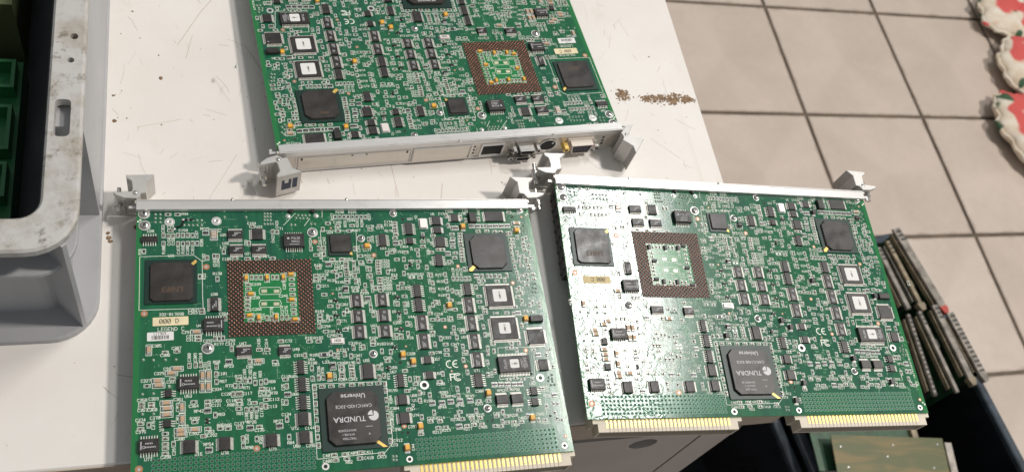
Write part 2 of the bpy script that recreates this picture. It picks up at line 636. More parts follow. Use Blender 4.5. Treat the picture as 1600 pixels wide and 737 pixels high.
# ------------------------------------------------------------------ layout of the board, in millimetres
PASSIVES = '''r 16.7 4.8 h
r 21.9 4.8 h R94 25.8 4.5 h
c 14.4 18.5 v C353 14.1 14.0 v
c 17.1 18.8 v C154 17.3 22.4 v
c 19.6 18.8 v C155 19.5 22.3 v
c 22.1 18.4 v
c 24.7 18.5 v C158 24.9 15.2 h
c 27.3 18.5 v
c 29.9 18.6 v C167 32.1 18.0 v
c 18.0 15.2 h L19 18.1 12.8 h
c 14.4 23.7 v R100 14.5 27.8 v
c 22.1 23.9 v C157 22.3 27.9 v
r 24.7 23.9 v R101 24.7 27.8 v
c 27.3 23.8 v C160 27.1 28.0 v
c 29.9 23.8 v C161 29.8 28.0 v
r 32.4 23.8 v R205 34.7 23.3 v
r 4.3 28.4 v R28 2.2 28.6 v
c 37.7 33.1 v C182 35.7 32.8 v
c 41.4 32.1 v C183 41.5 36.2 v
c 43.3 32.2 v C184 43.4 36.3 v
r 33.6 44.8 v R22 35.9 44.6 v
r 42.9 46.5 v R130 42.9 43.1 h
p 37.0 17.1 h RP29 36.5 14.3 h
F 41.4 18.2 v F2 44.7 15.4 v
c 62.8 13.1 h C164 62.5 11.0 h
r 46.6 29.4 v L21 46.6 26.4 h
c 60.6 24.1 v C63 58.8 23.8 v
c 52.7 33.6 h C185 48.2 34.0 h
c 59.5 34.0 h
c 64.8 33.9 h C187 69.1 32.8 h
c 73.4 34.1 h
c 74.2 16.8 v C422 74.1 21.5 v
c 76.7 16.9 v C423 76.7 11.9 v
T 58.3 46.6 v
c 61.4 46.0 v
c 64.0 46.1 v
c 66.5 46.2 v
T 69.7 46.7 v
c 73.0 46.3 v
c 75.4 46.4 v
c 59.4 50.5 h C239 63.8 50.4 h
c 59.4 53.2 h
T 60.3 56.5 h
T 78.8 46.5 v C207 79.0 51.6 v
T 82.9 44.8 h
c 83.4 47.9 h
c 83.3 51.2 h
c 83.4 54.3 h
c 83.4 57.4 h C246 78.2 58.1 h
c 95.3 28.3 v R224 95.3 23.5 v
c 99.8 28.1 v C417 100.7 23.1 v
c 102.9 28.1 v C242 103.3 23.2 v
r 102.7 32.1 v R226 100.7 32.8 v
r 111.0 7.2 v R227 109.1 7.1 v
r 113.5 7.2 v R230 113.8 3.8 h
r 116.2 7.2 v R231 116.3 11.7 v
r 118.6 7.2 v
r 121.2 7.2 v R245 121.3 3.9 h
r 123.8 7.3 v R232 123.6 11.8 v
r 126.5 7.3 v R238 126.4 11.8 v
r 129.0 7.3 v R237 131.2 7.2 v
c 112.0 13.1 h C166 111.9 10.8 h
c 111.8 16.8 h C47 111.8 14.6 h
c 120.5 13.1 h C244 120.1 9.7 h
r 118.4 16.8 h R167 122.7 16.4 h
c 137.0 13.5 h C171 137.1 14.9 h
c 131.2 15.9 h C178 131.1 13.7 h
T 127.9 27.5 h C177 127.9 30.0 h
c 129.6 22.6 v C416 131.8 22.5 v
c 120.8 28.8 v C241 123.1 28.8 v
c 146.3 11.6 h C174 142.5 10.7 h
c 146.2 13.7 h R176 142.3 13.0 h
c 146.2 15.7 h R175 142.2 17.0 h
c 146.2 17.5 h
c 146.3 19.5 h
p 145.7 25.5 h
r 148.6 25.1 v C454 150.5 28.0 h
c 162.8 20.0 v
s 162.8 21.8 h
c 162.2 24.7 h
c 162.0 27.9 h
c 142.7 31.7 h C186 143.0 29.7 h
c 150.9 31.7 h C152 147.1 31.3 h
r 123.7 33.7 h R22 127.9 33.5 h
c 107.2 35.7 h
c 112.7 35.6 h R252 116.7 35.6 h
p 104.8 38.8 h C213 109.5 37.8 h
c 107.7 43.6 h C214 104.7 43.3 h
r 109.0 46.5 v R133 105.9 49.2 h
c 114.9 38.3 h C210 110.5 40.0 h
c 114.7 40.1 h C254 110.2 41.7 h
c 114.7 42.2 h
c 114.8 44.0 h
c 114.9 45.8 h
r 114.8 48.7 h R145 110.3 50.5 h
r 114.7 50.7 h
c 119.4 38.5 v
c 119.3 42.1 v C261 121.6 42.6 v
c 119.5 46.4 v C263 117.4 46.0 v
c 119.6 50.3 v C266 121.5 50.5 v
r 123.7 37.7 h R25 124.0 39.2 h
c 128.7 37.5 h C222 128.9 35.6 h
c 128.5 42.5 v C23 126.8 42.1 v
c 128.7 46.9 v C24 126.8 47.0 v
c 128.8 51.0 v C250 128.8 55.3 v
c 133.9 37.4 h C224 138.2 37.1 h
c 133.7 39.3 h C225 138.2 39.0 h
c 133.6 41.2 h C226 138.0 41.0 h
c 133.5 43.2 h
c 133.5 45.1 h
c 133.6 48.9 h C241 138.0 48.6 h
c 133.6 50.7 h C254 138.2 50.4 h
c 133.8 52.7 h C255 138.3 52.4 h
r 133.6 54.6 h R255 138.1 54.1 h
r 133.7 56.5 h R256 138.1 55.8 h
c 98.8 40.9 h R101 99.0 39.2 h
c 97.3 45.8 h C210 101.7 45.4 h
r 97.2 48.1 h R131 97.5 49.6 h
c 98.0 53.1 v C211 101.6 52.5 h
L 113.4 55.2 v L22 109.8 54.6 h
w 118.8 56.2 h R158 119.0 54.1 h
c 123.9 56.5 h R159 124.0 58.0 h
r 138.9 44.7 v R13 141.8 43.5 h
r 142.3 48.5 h R14 142.6 46.6 h
s 152.9 39.9 v U83 153.7 37.5 h
w 152.8 48.4 h R163 152.7 46.5 h
r 157.7 48.8 h R162 157.8 46.6 h
C 162.8 12.7 v Y3 159.9 7.7 v
c 179.1 6.8 v C13 176.1 5.2 h
c 179.5 13.8 v
c 181.7 15.6 v
p 183.9 15.6 h
c 188.1 8.1 v C226 181.3 3.9 h
c 191.1 10.2 v C196 189.7 5.4 h
c 199.5 9.3 v R42 200.1 4.7 v
r 220.1 4.7 h C174 224.7 5.6 h
C 223.6 12.8 h
T 222.7 18.0 h
T 188.5 15.0 v
p 194.3 14.3 h
p 198.1 14.4 h
p 206.3 14.5 h
p 209.9 14.5 h
p 213.8 14.5 h
p 217.6 14.4 h
r 201.1 14.4 v
r 203.2 14.4 v
c 198.0 18.1 h
c 203.6 17.9 h
c 208.4 18.5 h
c 212.2 18.6 h
c 186.3 19.8 h
c 186.0 21.9 h
c 185.8 23.9 h
c 185.6 25.9 h
c 185.6 27.7 h
c 185.7 30.4 h
c 185.6 32.5 h
c 185.4 34.5 h
c 185.4 36.5 h
c 185.3 38.3 h
c 181.1 19.8 h
p 180.5 25.6 h
r 181.1 22.9 h
p 176.7 33.2 h
r 180.4 28.8 h
c 181.4 32.9 h
c 180.6 36.0 h
r 177.1 38.5 h C217 177.0 40.0 h
c 166.6 32.1 h R20 164.7 31.8 v
c 169.0 20.8 h
c 171.2 30.3 h R230 173.0 30.0 h
c 173.6 30.5 h
c 216.7 20.0 v
c 217.7 24.4 v
c 217.4 28.4 v
c 217.3 31.8 v
c 217.4 35.4 v
c 217.5 39.2 v
c 217.9 43.3 v
c 218.3 47.4 v
c 218.4 51.6 v
r 222.7 22.6 v
c 225.9 27.1 h
r 225.8 29.4 h
c 226.2 31.9 h
c 226.0 37.9 h
r 225.6 39.7 h
c 226.5 42.4 h
c 226.7 44.5 h
c 228.6 48.6 h
c 228.6 51.9 h
p 192.5 48.9 h
c 196.0 49.0 v
c 199.4 49.1 v
c 201.8 49.2 v
c 204.5 49.3 v
c 207.1 49.4 v
c 211.6 48.8 v
r 185.6 44.0 v R14 187.8 43.8 v
r 177.8 50.1 v R120 178.3 45.4 v
r 180.3 50.2 v R121 180.8 45.4 v
r 182.9 50.3 v R122 183.1 45.5 v
r 185.4 50.4 v
r 187.8 50.3 v
r 173.2 47.4 v R157 169.7 47.3 h
r 173.3 51.7 v R155 169.9 51.8 h
r 173.3 56.9 v R154 170.2 56.7 h
r 173.2 61.5 v R107 169.8 60.9 h
c 164.7 47.5 v C54 162.9 47.1 v
c 165.0 52.7 v C55 163.1 51.5 v
c 164.9 57.4 v C56 163.1 56.8 v
r 193.3 52.4 v
r 192.1 62.3 h
r 178.7 59.2 v R151 180.5 59.8 v
c 218.1 57.8 v R174 220.4 59.3 v
c 218.9 61.3 v
c 223.3 55.9 h
c 34.4 64.9 h C262 29.7 64.8 h
c 34.6 66.7 h C263 29.7 66.6 h
c 58.8 58.6 h C238 62.9 58.7 h
c 58.8 60.8 h
c 58.6 63.3 h
c 58.8 65.9 h C266 63.6 65.8 h
T 59.4 69.5 h
c 60.1 72.3 h
T 64.2 71.1 v C51 66.7 70.1 v
c 68.9 71.3 v
c 71.3 71.8 v C270 71.4 67.2 v
T 73.7 71.2 v
c 46.6 70.5 v C264 45.8 67.8 h
C 31.6 78.1 h C291 26.5 77.9 h
c 32.6 80.7 h C311 28.8 80.5 h
c 32.6 82.6 h C312 28.8 82.4 h
c 41.1 82.4 v C292 37.4 83.4 h
r 43.3 82.5 v R177 43.0 85.6 h
c 45.2 82.4 v C293 49.0 83.8 h
C 7.6 87.3 v C305 11.5 85.0 h
c 15.8 89.0 h C306 15.8 90.6 h
c 21.6 88.7 h C307 21.4 86.8 h
c 27.9 97.1 v C308 27.8 92.4 v
c 31.0 97.0 v C309 30.8 92.6 v
c 33.6 97.0 v C310 33.5 92.7 v
C 21.7 98.6 h C91 16.8 98.3 h
C 18.9 100.9 h C329 12.9 100.6 h
c 19.5 104.1 h C331 19.0 105.6 h
C 12.2 104.7 h C327 6.4 104.3 h
C 12.7 107.3 h Q9 17.2 108.0 h
c 7.1 107.2 h
C 34.4 103.1 v C331 35.7 97.7 v
C 37.5 103.1 v C333 37.8 97.4 v
C 34.3 109.4 v
C 37.4 109.5 v C334 41.5 111.2 h
c 41.6 98.4 v R60 41.6 95.8 h
c 41.3 102.8 v C101 44.6 102.6 h
r 41.4 107.0 v R67 44.8 106.9 h
p 47.9 96.1 h RP23 47.9 98.6 h
c 49.6 88.7 v C313 48.8 85.8 h
c 64.0 89.9 h C435 63.8 85.8 v
c 68.1 90.1 h C314 67.8 86.2 v
c 58.7 96.6 v C86 58.6 99.5 h
C 63.1 96.6 h C85 62.7 98.1 h
c 72.0 97.3 h C83 72.3 99.0 h
c 4.6 116.8 h C358 4.8 114.7 h
c 4.6 118.5 h C357 5.1 120.1 h
c 9.3 117.0 h C359 10.3 114.4 h
c 9.3 118.5 h C360 9.7 120.2 h
C 16.5 117.1 h C361 22.4 115.5 h
C 16.7 120.2 h
C 16.7 123.4 h C370 11.1 124.6 h
C 24.2 119.9 v C363 22.0 119.7 v
C 24.2 126.4 v C381 22.0 126.0 v
c 4.3 127.2 h C374 4.2 125.3 h
c 4.3 130.0 h C375 4.5 131.5 h
r 8.2 128.2 v C376 10.3 128.3 v
c 16.1 133.4 h
c 16.2 136.0 h
c 16.2 138.7 h
c 16.2 141.0 h
c 16.2 143.7 h C398 16.4 145.4 h
r 20.1 139.1 v C39 20.3 143.1 v
C 23.4 132.2 h C379 24.8 130.1 h
C 23.5 134.4 h C380 22.9 136.6 h
C 30.5 132.3 h C382 30.1 134.3 h
c 36.7 132.2 h C383 37.5 133.9 h
c 34.6 136.0 h C392 38.8 135.8 h
c 30.0 117.5 h C364 29.9 119.6 h
r 30.4 128.2 h R202 30.4 126.3 h
c 36.9 117.6 h C365 41.4 117.5 h
c 36.9 119.7 h C121 41.2 119.8 h
p 36.8 122.6 h RP42 32.4 122.5 h
s 36.6 128.1 v
r 40.5 125.2 v R83 43.5 125.0 h
r 42.9 132.6 h R85 43.0 130.9 h
r 46.8 132.9 h R86 46.8 131.1 h
c 52.5 132.7 h C137 52.4 130.6 h
p 37.2 143.5 h RP54 37.0 140.5 h
c 54.0 138.9 v C352 56.0 139.0 v
r 54.1 142.6 v R90 57.2 143.8 h
r 60.9 139.6 v R201 62.9 139.9 v
c 52.9 106.5 h R72 52.7 104.6 h
r 50.9 109.8 v R73 47.8 109.6 h
r 53.7 109.8 v R71 56.8 111.2 h
c 56.2 107.5 v C103 55.8 103.1 v
c 58.5 107.5 v C102 58.7 103.3 v
r 61.2 108.8 v R70 61.1 104.6 v
r 64.2 108.7 v R69 63.9 104.0 v
r 66.7 108.4 v R68 69.9 108.6 h
c 64.6 112.2 h C114 69.0 112.5 h
w 65.3 115.0 v R79 63.3 115.0 v
w 67.7 115.1 v R78 70.7 115.1 h
c 49.7 114.5 v C120 46.2 114.1 h
c 52.0 114.5 v
c 53.8 114.5 v C117 56.9 114.4 h
c 52.7 118.1 h C118 48.6 117.9 h
w 52.7 120.1 h R80 48.4 120.2 h
r 52.4 122.7 h R81 53.0 125.2 h
c 60.3 120.0 h C16 57.7 119.1 v
c 66.5 118.6 h C112 70.8 118.6 h
c 63.9 121.6 v C115 63.8 125.4 v
c 66.2 122.2 v C113 69.4 122.5 h
c 56.2 123.6 v C138 56.1 127.7 v
r 58.7 123.5 v R88 58.7 126.9 v
r 61.3 123.4 v R87 61.2 127.0 v
p 57.8 133.4 h RP26 58.6 130.3 h
c 62.4 133.1 h C135 62.4 134.9 h
T 82.6 60.8 h
c 83.5 63.9 h
c 83.4 66.9 h
c 83.5 69.5 h
T 83.8 73.0 h
c 77.0 71.2 v C274 77.1 66.6 v
c 79.7 71.3 v C275 79.4 66.7 v
s 107.1 62.1 h D6 104.2 62.3 h
s 107.3 71.4 h D7 106.1 69.4 h
s 107.4 81.0 h D9 104.2 81.1 h
c 108.1 65.6 v C281 111.8 64.7 h
c 107.8 75.3 v C71 110.8 74.8 h
r 103.9 72.9 v C280 101.9 72.9 v
c 107.7 83.8 h C295 103.3 83.5 h
r 97.8 70.7 h R164 97.8 68.4 h
r 97.6 73.0 h R165 98.4 74.6 h
c 97.0 77.4 v C294 100.7 77.8 h
p 125.6 61.5 h RP31 125.6 64.3 h
r 91.0 86.4 h R181 91.2 84.3 h
r 96.0 86.6 h R182 96.2 84.5 h
c 75.6 85.5 h C72 79.8 85.5 h
c 88.2 94.6 v C315 84.6 94.3 h
R 98.4 94.8 h R185 93.1 94.6 h
r 104.1 95.4 v R193 106.2 95.3 v
c 109.7 95.0 v C317 109.8 92.4 h
r 91.3 102.2 v R188 91.9 99.2 h
L 102.8 101.6 v L23 99.1 99.0 h
c 107.4 102.4 h C338 107.6 100.2 h
w 107.4 104.1 h
c 107.4 106.4 h
c 107.4 108.1 h R204 107.6 109.8 h
c 112.9 102.4 h R196 112.7 100.2 h
c 112.9 104.4 h
c 113.0 106.3 h
c 113.0 108.0 h C342 113.1 109.9 h
T 100.5 107.7 v C337 103.5 107.6 v
r 97.1 107.9 v R76 97.0 103.8 v
c 94.7 108.1 v C336 94.9 103.7 v
c 91.3 108.2 v
c 116.9 99.3 v C341 116.9 96.2 h
c 127.6 103.7 v R170 129.7 103.6 v
c 127.7 109.7 v
c 130.4 108.8 v R19 132.8 109.4 v
c 130.5 113.7 v
c 114.9 91.4 v C318 114.9 88.6 h
c 120.5 91.3 v C319 118.7 90.8 v
r 126.2 88.1 h R184 126.6 86.0 h
r 126.0 90.1 h R183 130.7 89.9 h
s 138.1 92.4 h D10 135.6 90.0 h
T 142.3 97.2 v C320 146.9 96.7 h
T 147.7 101.8 v C46 144.9 103.1 v
c 133.3 100.3 h C346 133.5 98.4 h
s 133.2 104.6 v U56 136.5 104.4 h
c 142.4 106.7 h
c 149.4 112.0 v C22 147.7 111.7 v
s 143.0 61.4 h D4 141.2 58.7 h
c 142.7 65.3 v C28 140.9 64.9 v
s 142.8 71.2 h D5 140.1 70.3 h
c 142.6 74.8 v C256 141.1 77.3 h
s 143.0 81.4 h D8 140.3 81.3 h
c 142.8 85.8 v C321 139.5 86.9 h
c 146.6 65.8 v R66 148.6 65.8 v
r 146.7 70.4 v
c 146.8 78.2 v C57 148.8 78.5 v
r 146.6 84.4 v R10 147.6 87.0 h
r 77.0 107.8 h C110 77.3 106.2 h
T 173.0 68.1 v C323 170.3 69.4 v
c 165.1 65.3 v C55 167.1 65.5 v
c 161.0 72.2 h C56 161.0 69.0 v
c 165.1 75.9 v C210 166.0 72.8 h
c 173.2 76.3 v R62 171.6 76.1 v
c 178.6 74.4 h C254 179.1 75.8 h
c 161.0 84.2 h R47 160.8 80.6 v
c 165.3 88.2 v C322 169.1 87.9 h
c 178.7 84.8 h C308 178.3 83.1 h
c 173.4 95.1 v C347 173.2 92.3 h
c 178.8 97.1 h C55 178.5 98.6 h
c 158.9 97.0 h C98 163.0 96.7 h
c 194.2 71.3 h
c 194.3 73.1 h C30 192.4 69.4 h
c 191.6 75.7 v C60 189.6 76.1 v
c 192.0 87.3 v R8 194.1 87.1 v
c 192.0 98.7 v
c 195.9 97.7 v
c 196.6 92.8 v R98 195.1 92.5 v
r 207.2 93.2 h
c 211.8 93.4 v
c 213.4 70.1 h
c 207.5 73.7 h C48 200.8 73.6 h
p 214.6 74.3 h
r 211.7 74.8 v
T 218.5 78.3 v
c 215.5 82.3 v
p 222.3 101.5 h
c 227.7 101.7 v
r 161.4 114.4 h R200 161.8 115.7 h
c 190.1 111.9 v C83 192.3 111.8 v
c 194.5 110.1 v
p 192.9 118.1 h
p 196.8 118.3 h
p 200.7 118.4 h
p 204.6 118.6 h
p 208.3 118.7 h
r 218.4 66.3 v R14 218.7 69.1 h
r 225.0 67.7 v R173 224.8 65.0 h
c 249.4 67.9 v
p 72.7 133.5 h RP27 72.2 130.8 h
r 76.8 120.8 v R77 75.0 120.5 v
c 77.5 111.7 v C25 75.4 112.1 v
p 77.7 116.5 h
c 76.7 130.2 v C134 76.5 127.4 h
r 77.3 139.8 v R84 78.0 142.9 h
c 96.2 113.1 h
c 101.1 113.2 h
c 106.7 113.2 h
c 112.4 113.2 h
c 117.3 113.3 h
c 122.1 113.0 h
c 126.8 113.1 h
c 92.2 113.6 v
c 92.1 117.9 v
c 92.1 122.6 v
c 92.0 127.0 v
c 91.9 131.5 v
c 92.1 136.4 v C144 88.2 135.7 h
c 92.0 141.0 v
c 92.3 145.5 v C395 88.1 145.2 h
c 130.5 117.6 v R199 134.5 117.8 h
c 130.4 123.0 v R204 132.7 122.9 v
c 130.4 127.9 v C384 134.4 128.1 h
c 130.4 132.2 v R209 132.5 131.9 v
c 130.3 136.1 v R210 132.2 136.3 v
c 130.3 140.4 v C396 134.3 140.0 h
c 130.3 146.1 v C412 134.4 146.1 h
c 99.9 151.3 h C407 96.4 151.3 h
c 105.5 151.4 h C409 109.6 151.1 h
c 113.7 151.1 h C411 118.1 151.2 h
c 124.8 152.6 h C413 124.8 154.4 h
c 100.6 154.2 h C408 96.2 154.3 h
r 106.3 153.9 h R82 107.3 155.7 h
c 113.2 154.2 h C410 117.9 154.3 h
c 142.4 118.5 h C34 145.9 117.4 h
c 142.3 129.2 h C42 144.7 127.9 v
c 149.0 124.6 v U13 146.6 124.3 h
c 149.3 120.1 v R2 151.1 120.4 h
T 147.4 139.5 v C397 143.1 139.1 h
c 147.3 143.5 h
T 138.8 150.8 v C44 142.2 150.5 v
p 155.6 126.6 h R197 153.5 125.1 h
p 161.2 126.9 h RP44 161.0 129.4 h
p 166.2 126.4 h RP45 167.1 123.3 h
p 171.5 126.5 h RP46 171.2 129.0 h
p 177.4 126.5 h RP49 177.6 123.8 h
c 162.8 122.9 h R203 163.0 120.8 h
r 182.3 127.2 h R251 182.4 128.7 h
c 188.0 127.4 h
T 188.5 123.1 v C308 183.7 121.3 h
r 221.7 122.4 v
c 220.1 122.3 v R20 223.9 122.3 v
p 227.7 126.7 h RP52 223.5 126.7 h
r 226.3 131.9 v
r 228.7 132.1 v
c 153.4 136.9 h C235 154.1 135.1 h
c 158.7 137.2 h R214 159.2 135.3 h
r 171.4 136.9 h R216 167.2 136.8 h
c 176.9 136.8 h R208 176.4 135.0 h
c 181.6 137.0 h R215 181.9 135.2 h
c 191.5 136.7 h C487 192.1 135.0 h
r 197.1 137.1 h R220 201.5 136.8 h
c 196.8 140.7 h
c 201.0 140.8 h C484 201.5 142.5 h
c 205.4 141.0 h C485 206.1 138.8 h
T 212.0 139.3 v C486 217.0 137.2 h
r 219.5 140.8 h R222 219.5 142.5 h
r 157.3 140.9 h R213 156.3 143.2 h
r 161.5 141.0 h R219 161.6 142.5 h
p 169.1 141.0 h
c 173.6 140.9 h R217 173.8 142.7 h
c 177.7 140.7 h C424 178.3 138.9 h
c 182.2 140.7 h C488 182.5 142.3 h'''
CHIPS = '''logic_chip 7.1 21.2 8.8 3.6 1.6 TB 1.27 U20 7.5 15.5 h
logic_chip 53.1 18.9 8.5 5.3 1.6 TB .65 U25 46.6 18.5 h
logic_chip 53.5 28.8 8.2 5.2 1.6 TB .65 U26 47.7 24.0 h
logic_chip 66.0 28.9 8.3 5.2 1.6 TB .65 U27 59.9 30.9 h
logic_chip 65.4 18.6 6.0 7.3 1.2 LR .65 U22 66.6 13.4 h
transformer_chip 85.7 23.9 11.8 8.8 3.2 TB 1.27 T1 79.1 14.7 h
logic_chip 137.7 23.8 4.1 8.4 1.6 LR 1.27 U23 137.7 28.8 h
logic_chip 154.4 16.2 4.4 8.3 1.6 LR 1.27 U21 156.1 8.8 h
logic_chip 154.2 24.4 3.7 4.8 1.6 LR 1.27 U4 154.6 29.4 v
logic_chip 172.1 10.7 5.3 6.0 1.4 LR .65 U5 170.5 5.5 h
logic_chip 172.0 17.1 4.7 5.0 1.4 LR .65 U3 165.6 24.2 v
logic_chip 172.8 25.6 5.7 7.2 1.6 LR 1.27 U6 167.4 26.0 v
logic_chip 170.4 38.1 4.3 8.1 1.6 LR 1.27 U9 165.4 39.3 v
logic_chip 184.0 8.7 4.7 5.4 1.2 LR .65
inductor 195.2 8.9 4.4 7.2 2.6 - 0 L24 191.6 3.7 h
memory_chip 209.5 7.8 11.9 7.5 1.2 LR .5
logic_chip 185.4 57.7 4.2 8.6 1.6 LR 1.27 U45 194.8 54.6 h
logic_chip 41.0 62.3 4.1 8.5 1.6 LR .65 U36 41.2 55.8 h
driver_chip 40.5 74.8 10.6 7.7 2.4 TB 1.27 U4 32.8 74.3 h
logic_chip 55.9 90.8 8.3 4.8 1.6 TB .65 U47 55.5 85.9 h
driver_chip 27.4 107.3 10.2 7.0 2.4 TB 1.27 U53 27.2 114.0 h
power_chip 17.5 112.2 3.4 4.4 1.6 LR 1.27
power_chip 17.0 128.3 3.8 4.1 1.6 LR 1.27 Q10 13.6 131.1 h
driver_chip 8.5 139.4 9.8 7.0 2.4 TB 1.27 U77 8.1 145.9 h
buffer_chip 27.7 141.3 5.8 7.2 2.0 LR .65 U15 32.1 145.2 h
buffer_chip 44.9 141.1 5.5 7.0 2.0 LR .65 U78 44.9 145.6 h
buffer_chip 68.2 141.2 5.7 7.1 2.0 LR .65 U79 68.7 145.5 h
bus_chip 118.9 63.0 5.0 8.4 1.4 LR .65 U39 112.7 60.0 h
bus_chip 119.0 72.6 5.2 8.3 1.4 LR .65 U40 112.8 69.3 h
bus_chip 118.9 82.2 5.3 8.9 1.4 LR .65 U43 112.9 79.1 h
bus_chip 133.7 62.9 5.1 8.4 1.4 LR .65 U37 137.7 58.3 h
bus_chip 133.7 72.7 5.2 8.1 1.4 LR .65 U38 127.5 69.4 h
bus_chip 133.6 82.4 5.3 8.2 1.4 LR .65 U42 127.5 78.5 h
logic_chip 77.4 91.6 6.9 4.7 1.6 TB .65 U48 83.5 90.7 h
logic_chip 85.3 101.6 3.5 8.4 1.6 LR 1.27 U54 91.4 97.1 h
logic_chip 85.5 111.5 3.9 8.7 1.6 LR 1.27 U65 81.7 106.4 h
logic_chip 85.4 121.7 3.7 8.9 1.6 LR 1.27 U66 81.7 116.4 h
buffer_chip 85.0 130.9 5.4 7.7 2.0 LR .65 U72 80.6 135.3 h
buffer_chip 85.1 140.9 5.3 7.0 2.0 LR .65 U80 81.0 144.9 h
buffer_chip 121.6 106.2 5.7 9.1 2.0 LR .65 U55 121.4 99.4 h
logic_chip 139.2 112.6 3.6 8.2 1.6 LR 1.27 U67 135.8 107.0 h
logic_chip 154.9 57.9 4.1 8.3 1.6 LR 1.27 U41 150.2 55.1 v
logic_chip 154.7 67.1 4.2 8.9 1.6 LR 1.27
bus_chip 155.4 78.2 5.0 10.0 1.4 LR .65 U44 149.6 73.9 h
bus_chip 155.2 89.8 4.9 9.8 1.4 LR .65 U49 160.4 86.3 h
logic_chip 155.9 101.2 4.1 4.9 1.5 LR .65 U57 161.3 100.8 h
logic_chip 156.0 110.4 4.2 5.0 1.5 LR .65 U58 161.4 109.4 h
bus_chip 184.9 68.2 4.9 10.7 1.4 LR .65 U50 179.6 66.2 h
bus_chip 184.9 79.6 4.9 10.3 1.4 LR .65
bus_chip 184.9 91.3 4.7 9.9 1.4 LR .65 U59 179.3 88.1 h
bus_chip 185.0 102.8 4.8 9.4 1.4 LR .65
logic_chip 183.8 115.2 4.6 8.6 1.6 LR 1.27 U71 184.0 108.9 h
inductor 224.8 78.9 8.0 4.1 2.6 - 0 V5 224.9 74.1 h
controller_chip 224.1 108.1 5.8 7.0 1.6 LR .65
buffer_chip 139.0 123.8 5.0 6.2 2.0 LR .65 U68 145.8 121.5 h
buffer_chip 139.0 134.3 5.6 6.6 2.0 LR .65 U74 145.6 132.8 h
buffer_chip 195.8 127.5 7.1 5.4 2.0 TB .65 RP63 196.4 121.8 h
buffer_chip 204.7 127.6 7.1 5.4 2.0 TB .65 RP50 205.0 121.8 h
power_chip 215.5 123.8 4.1 5.1 1.6 LR 1.27
power_chip 215.0 130.1 4.1 4.8 1.6 LR 1.27 U82 215.7 119.0 h
gate_array_chip 204.4 62.8 15.7 13.8 1.6 4 .5
gate_array_chip 204.2 84.1 15.6 14.1 1.6 4 .5
controller_chip 222.7 90.2 10.3 9.5 1.6 4 .65
flash_chip 206.3 106.8 19.2 10.0 2.2 TB .9'''
SCREWS = '''3.9 4.5 6.4
4.3 12.0 6.4
96.8 17.7 6.2
125.0 22.1 4.8
146.0 5.2 4.6
227.6 2.8 4.8
37.3 87.9 6.6
125.6 95.8 4.8
186.7 131.8 4.6'''
RIVETS = '''17.6 9.8 5.6
43.0 9.4 5.6'''
RINGS = '''221.1 115.6 4.7
152.4 115.8 5.2
139.5 156.9 3.6
95.0 157.0 3.9
228.2 156.5 3.4'''
FIDUCIALS = '''37.0 38.7 3.6
5.0 66.1 3.6
3.9 150.6 3.8
60.7 144.6 3.4
97.9 23.8 3.2
131.7 33.3 3.0
181.8 41.9 2.4
214.6 54.1 2.6
227.9 8.0 1.6
168.8 81.2 2.2
177.7 106.0 2.4
215.3 98.2 2.8
138.6 138.4 2.8
229.9 151.2 2.0
107.8 14.7 1.4
105.8 57.6 1.4
106.0 92.2 1.6
144.6 92.0 1.2
169.1 108.4 1.2'''
HOLES = '''151.6 9.2 2.0
221.4 8.0 2.4
137.1 101.6 1.5
140.2 101.8 2.0
137.2 142.0 1.3
140.2 142.2 2.0
198.3 113.2 1.8
216.0 113.0 1.8
185.6 139.1 1.3
188.5 138.9 1.3
223.0 138.8 1.6
185.8 125.0 1.2'''
SOLDER = '''9.9 4.7
12.5 4.7
9.9 7.2
12.5 7.3
9.9 9.8
12.5 9.8
27.7 8.7
30.1 8.7
32.3 8.7
34.8 8.7
25.3 8.6
25.3 11.8
27.7 11.8
30.0 11.9
32.3 11.9
34.8 11.9
47.3 2.7
47.4 6.7
59.5 2.5
59.4 6.8
69.9 4.5
71.6 4.6
73.3 4.6
69.8 6.6
71.5 6.6
73.2 6.6
69.7 8.9
71.4 9.0
73.1 9.0
69.6 11.6
71.3 11.6
73.0 11.6
74.3 11.6
89.1 5.8
91.4 5.8
93.3 5.9
95.6 5.9
87.9 7.6
90.1 7.9
92.0 7.9
94.3 7.9
84.8 12.3
87.0 12.3
96.3 11.8
98.5 11.9
4.9 92.6
9.9 93.0
15.8 93.2
21.1 93.3
4.8 111.5
10.1 111.5
5.0 122.2
10.3 122.4
65.7 92.2
67.0 92.3
69.1 92.4
226.3 115.8
228.6 114.3
225.9 117.8
228.3 116.6
228.2 118.3
227.0 120.4
229.1 120.4
130.6 154.6
132.4 154.7
130.6 156.5
132.3 156.7
227.4 55.2
229.1 55.0
226.9 57.8
228.8 58.3
226.2 60.6
228.1 60.9
227.6 12.5
228.6 14.1
226.7 16.3
227.9 18.2
226.1 20.0'''
PADS = '''67.8 54.7
74.6 55.0
67.5 62.6
74.2 62.9'''
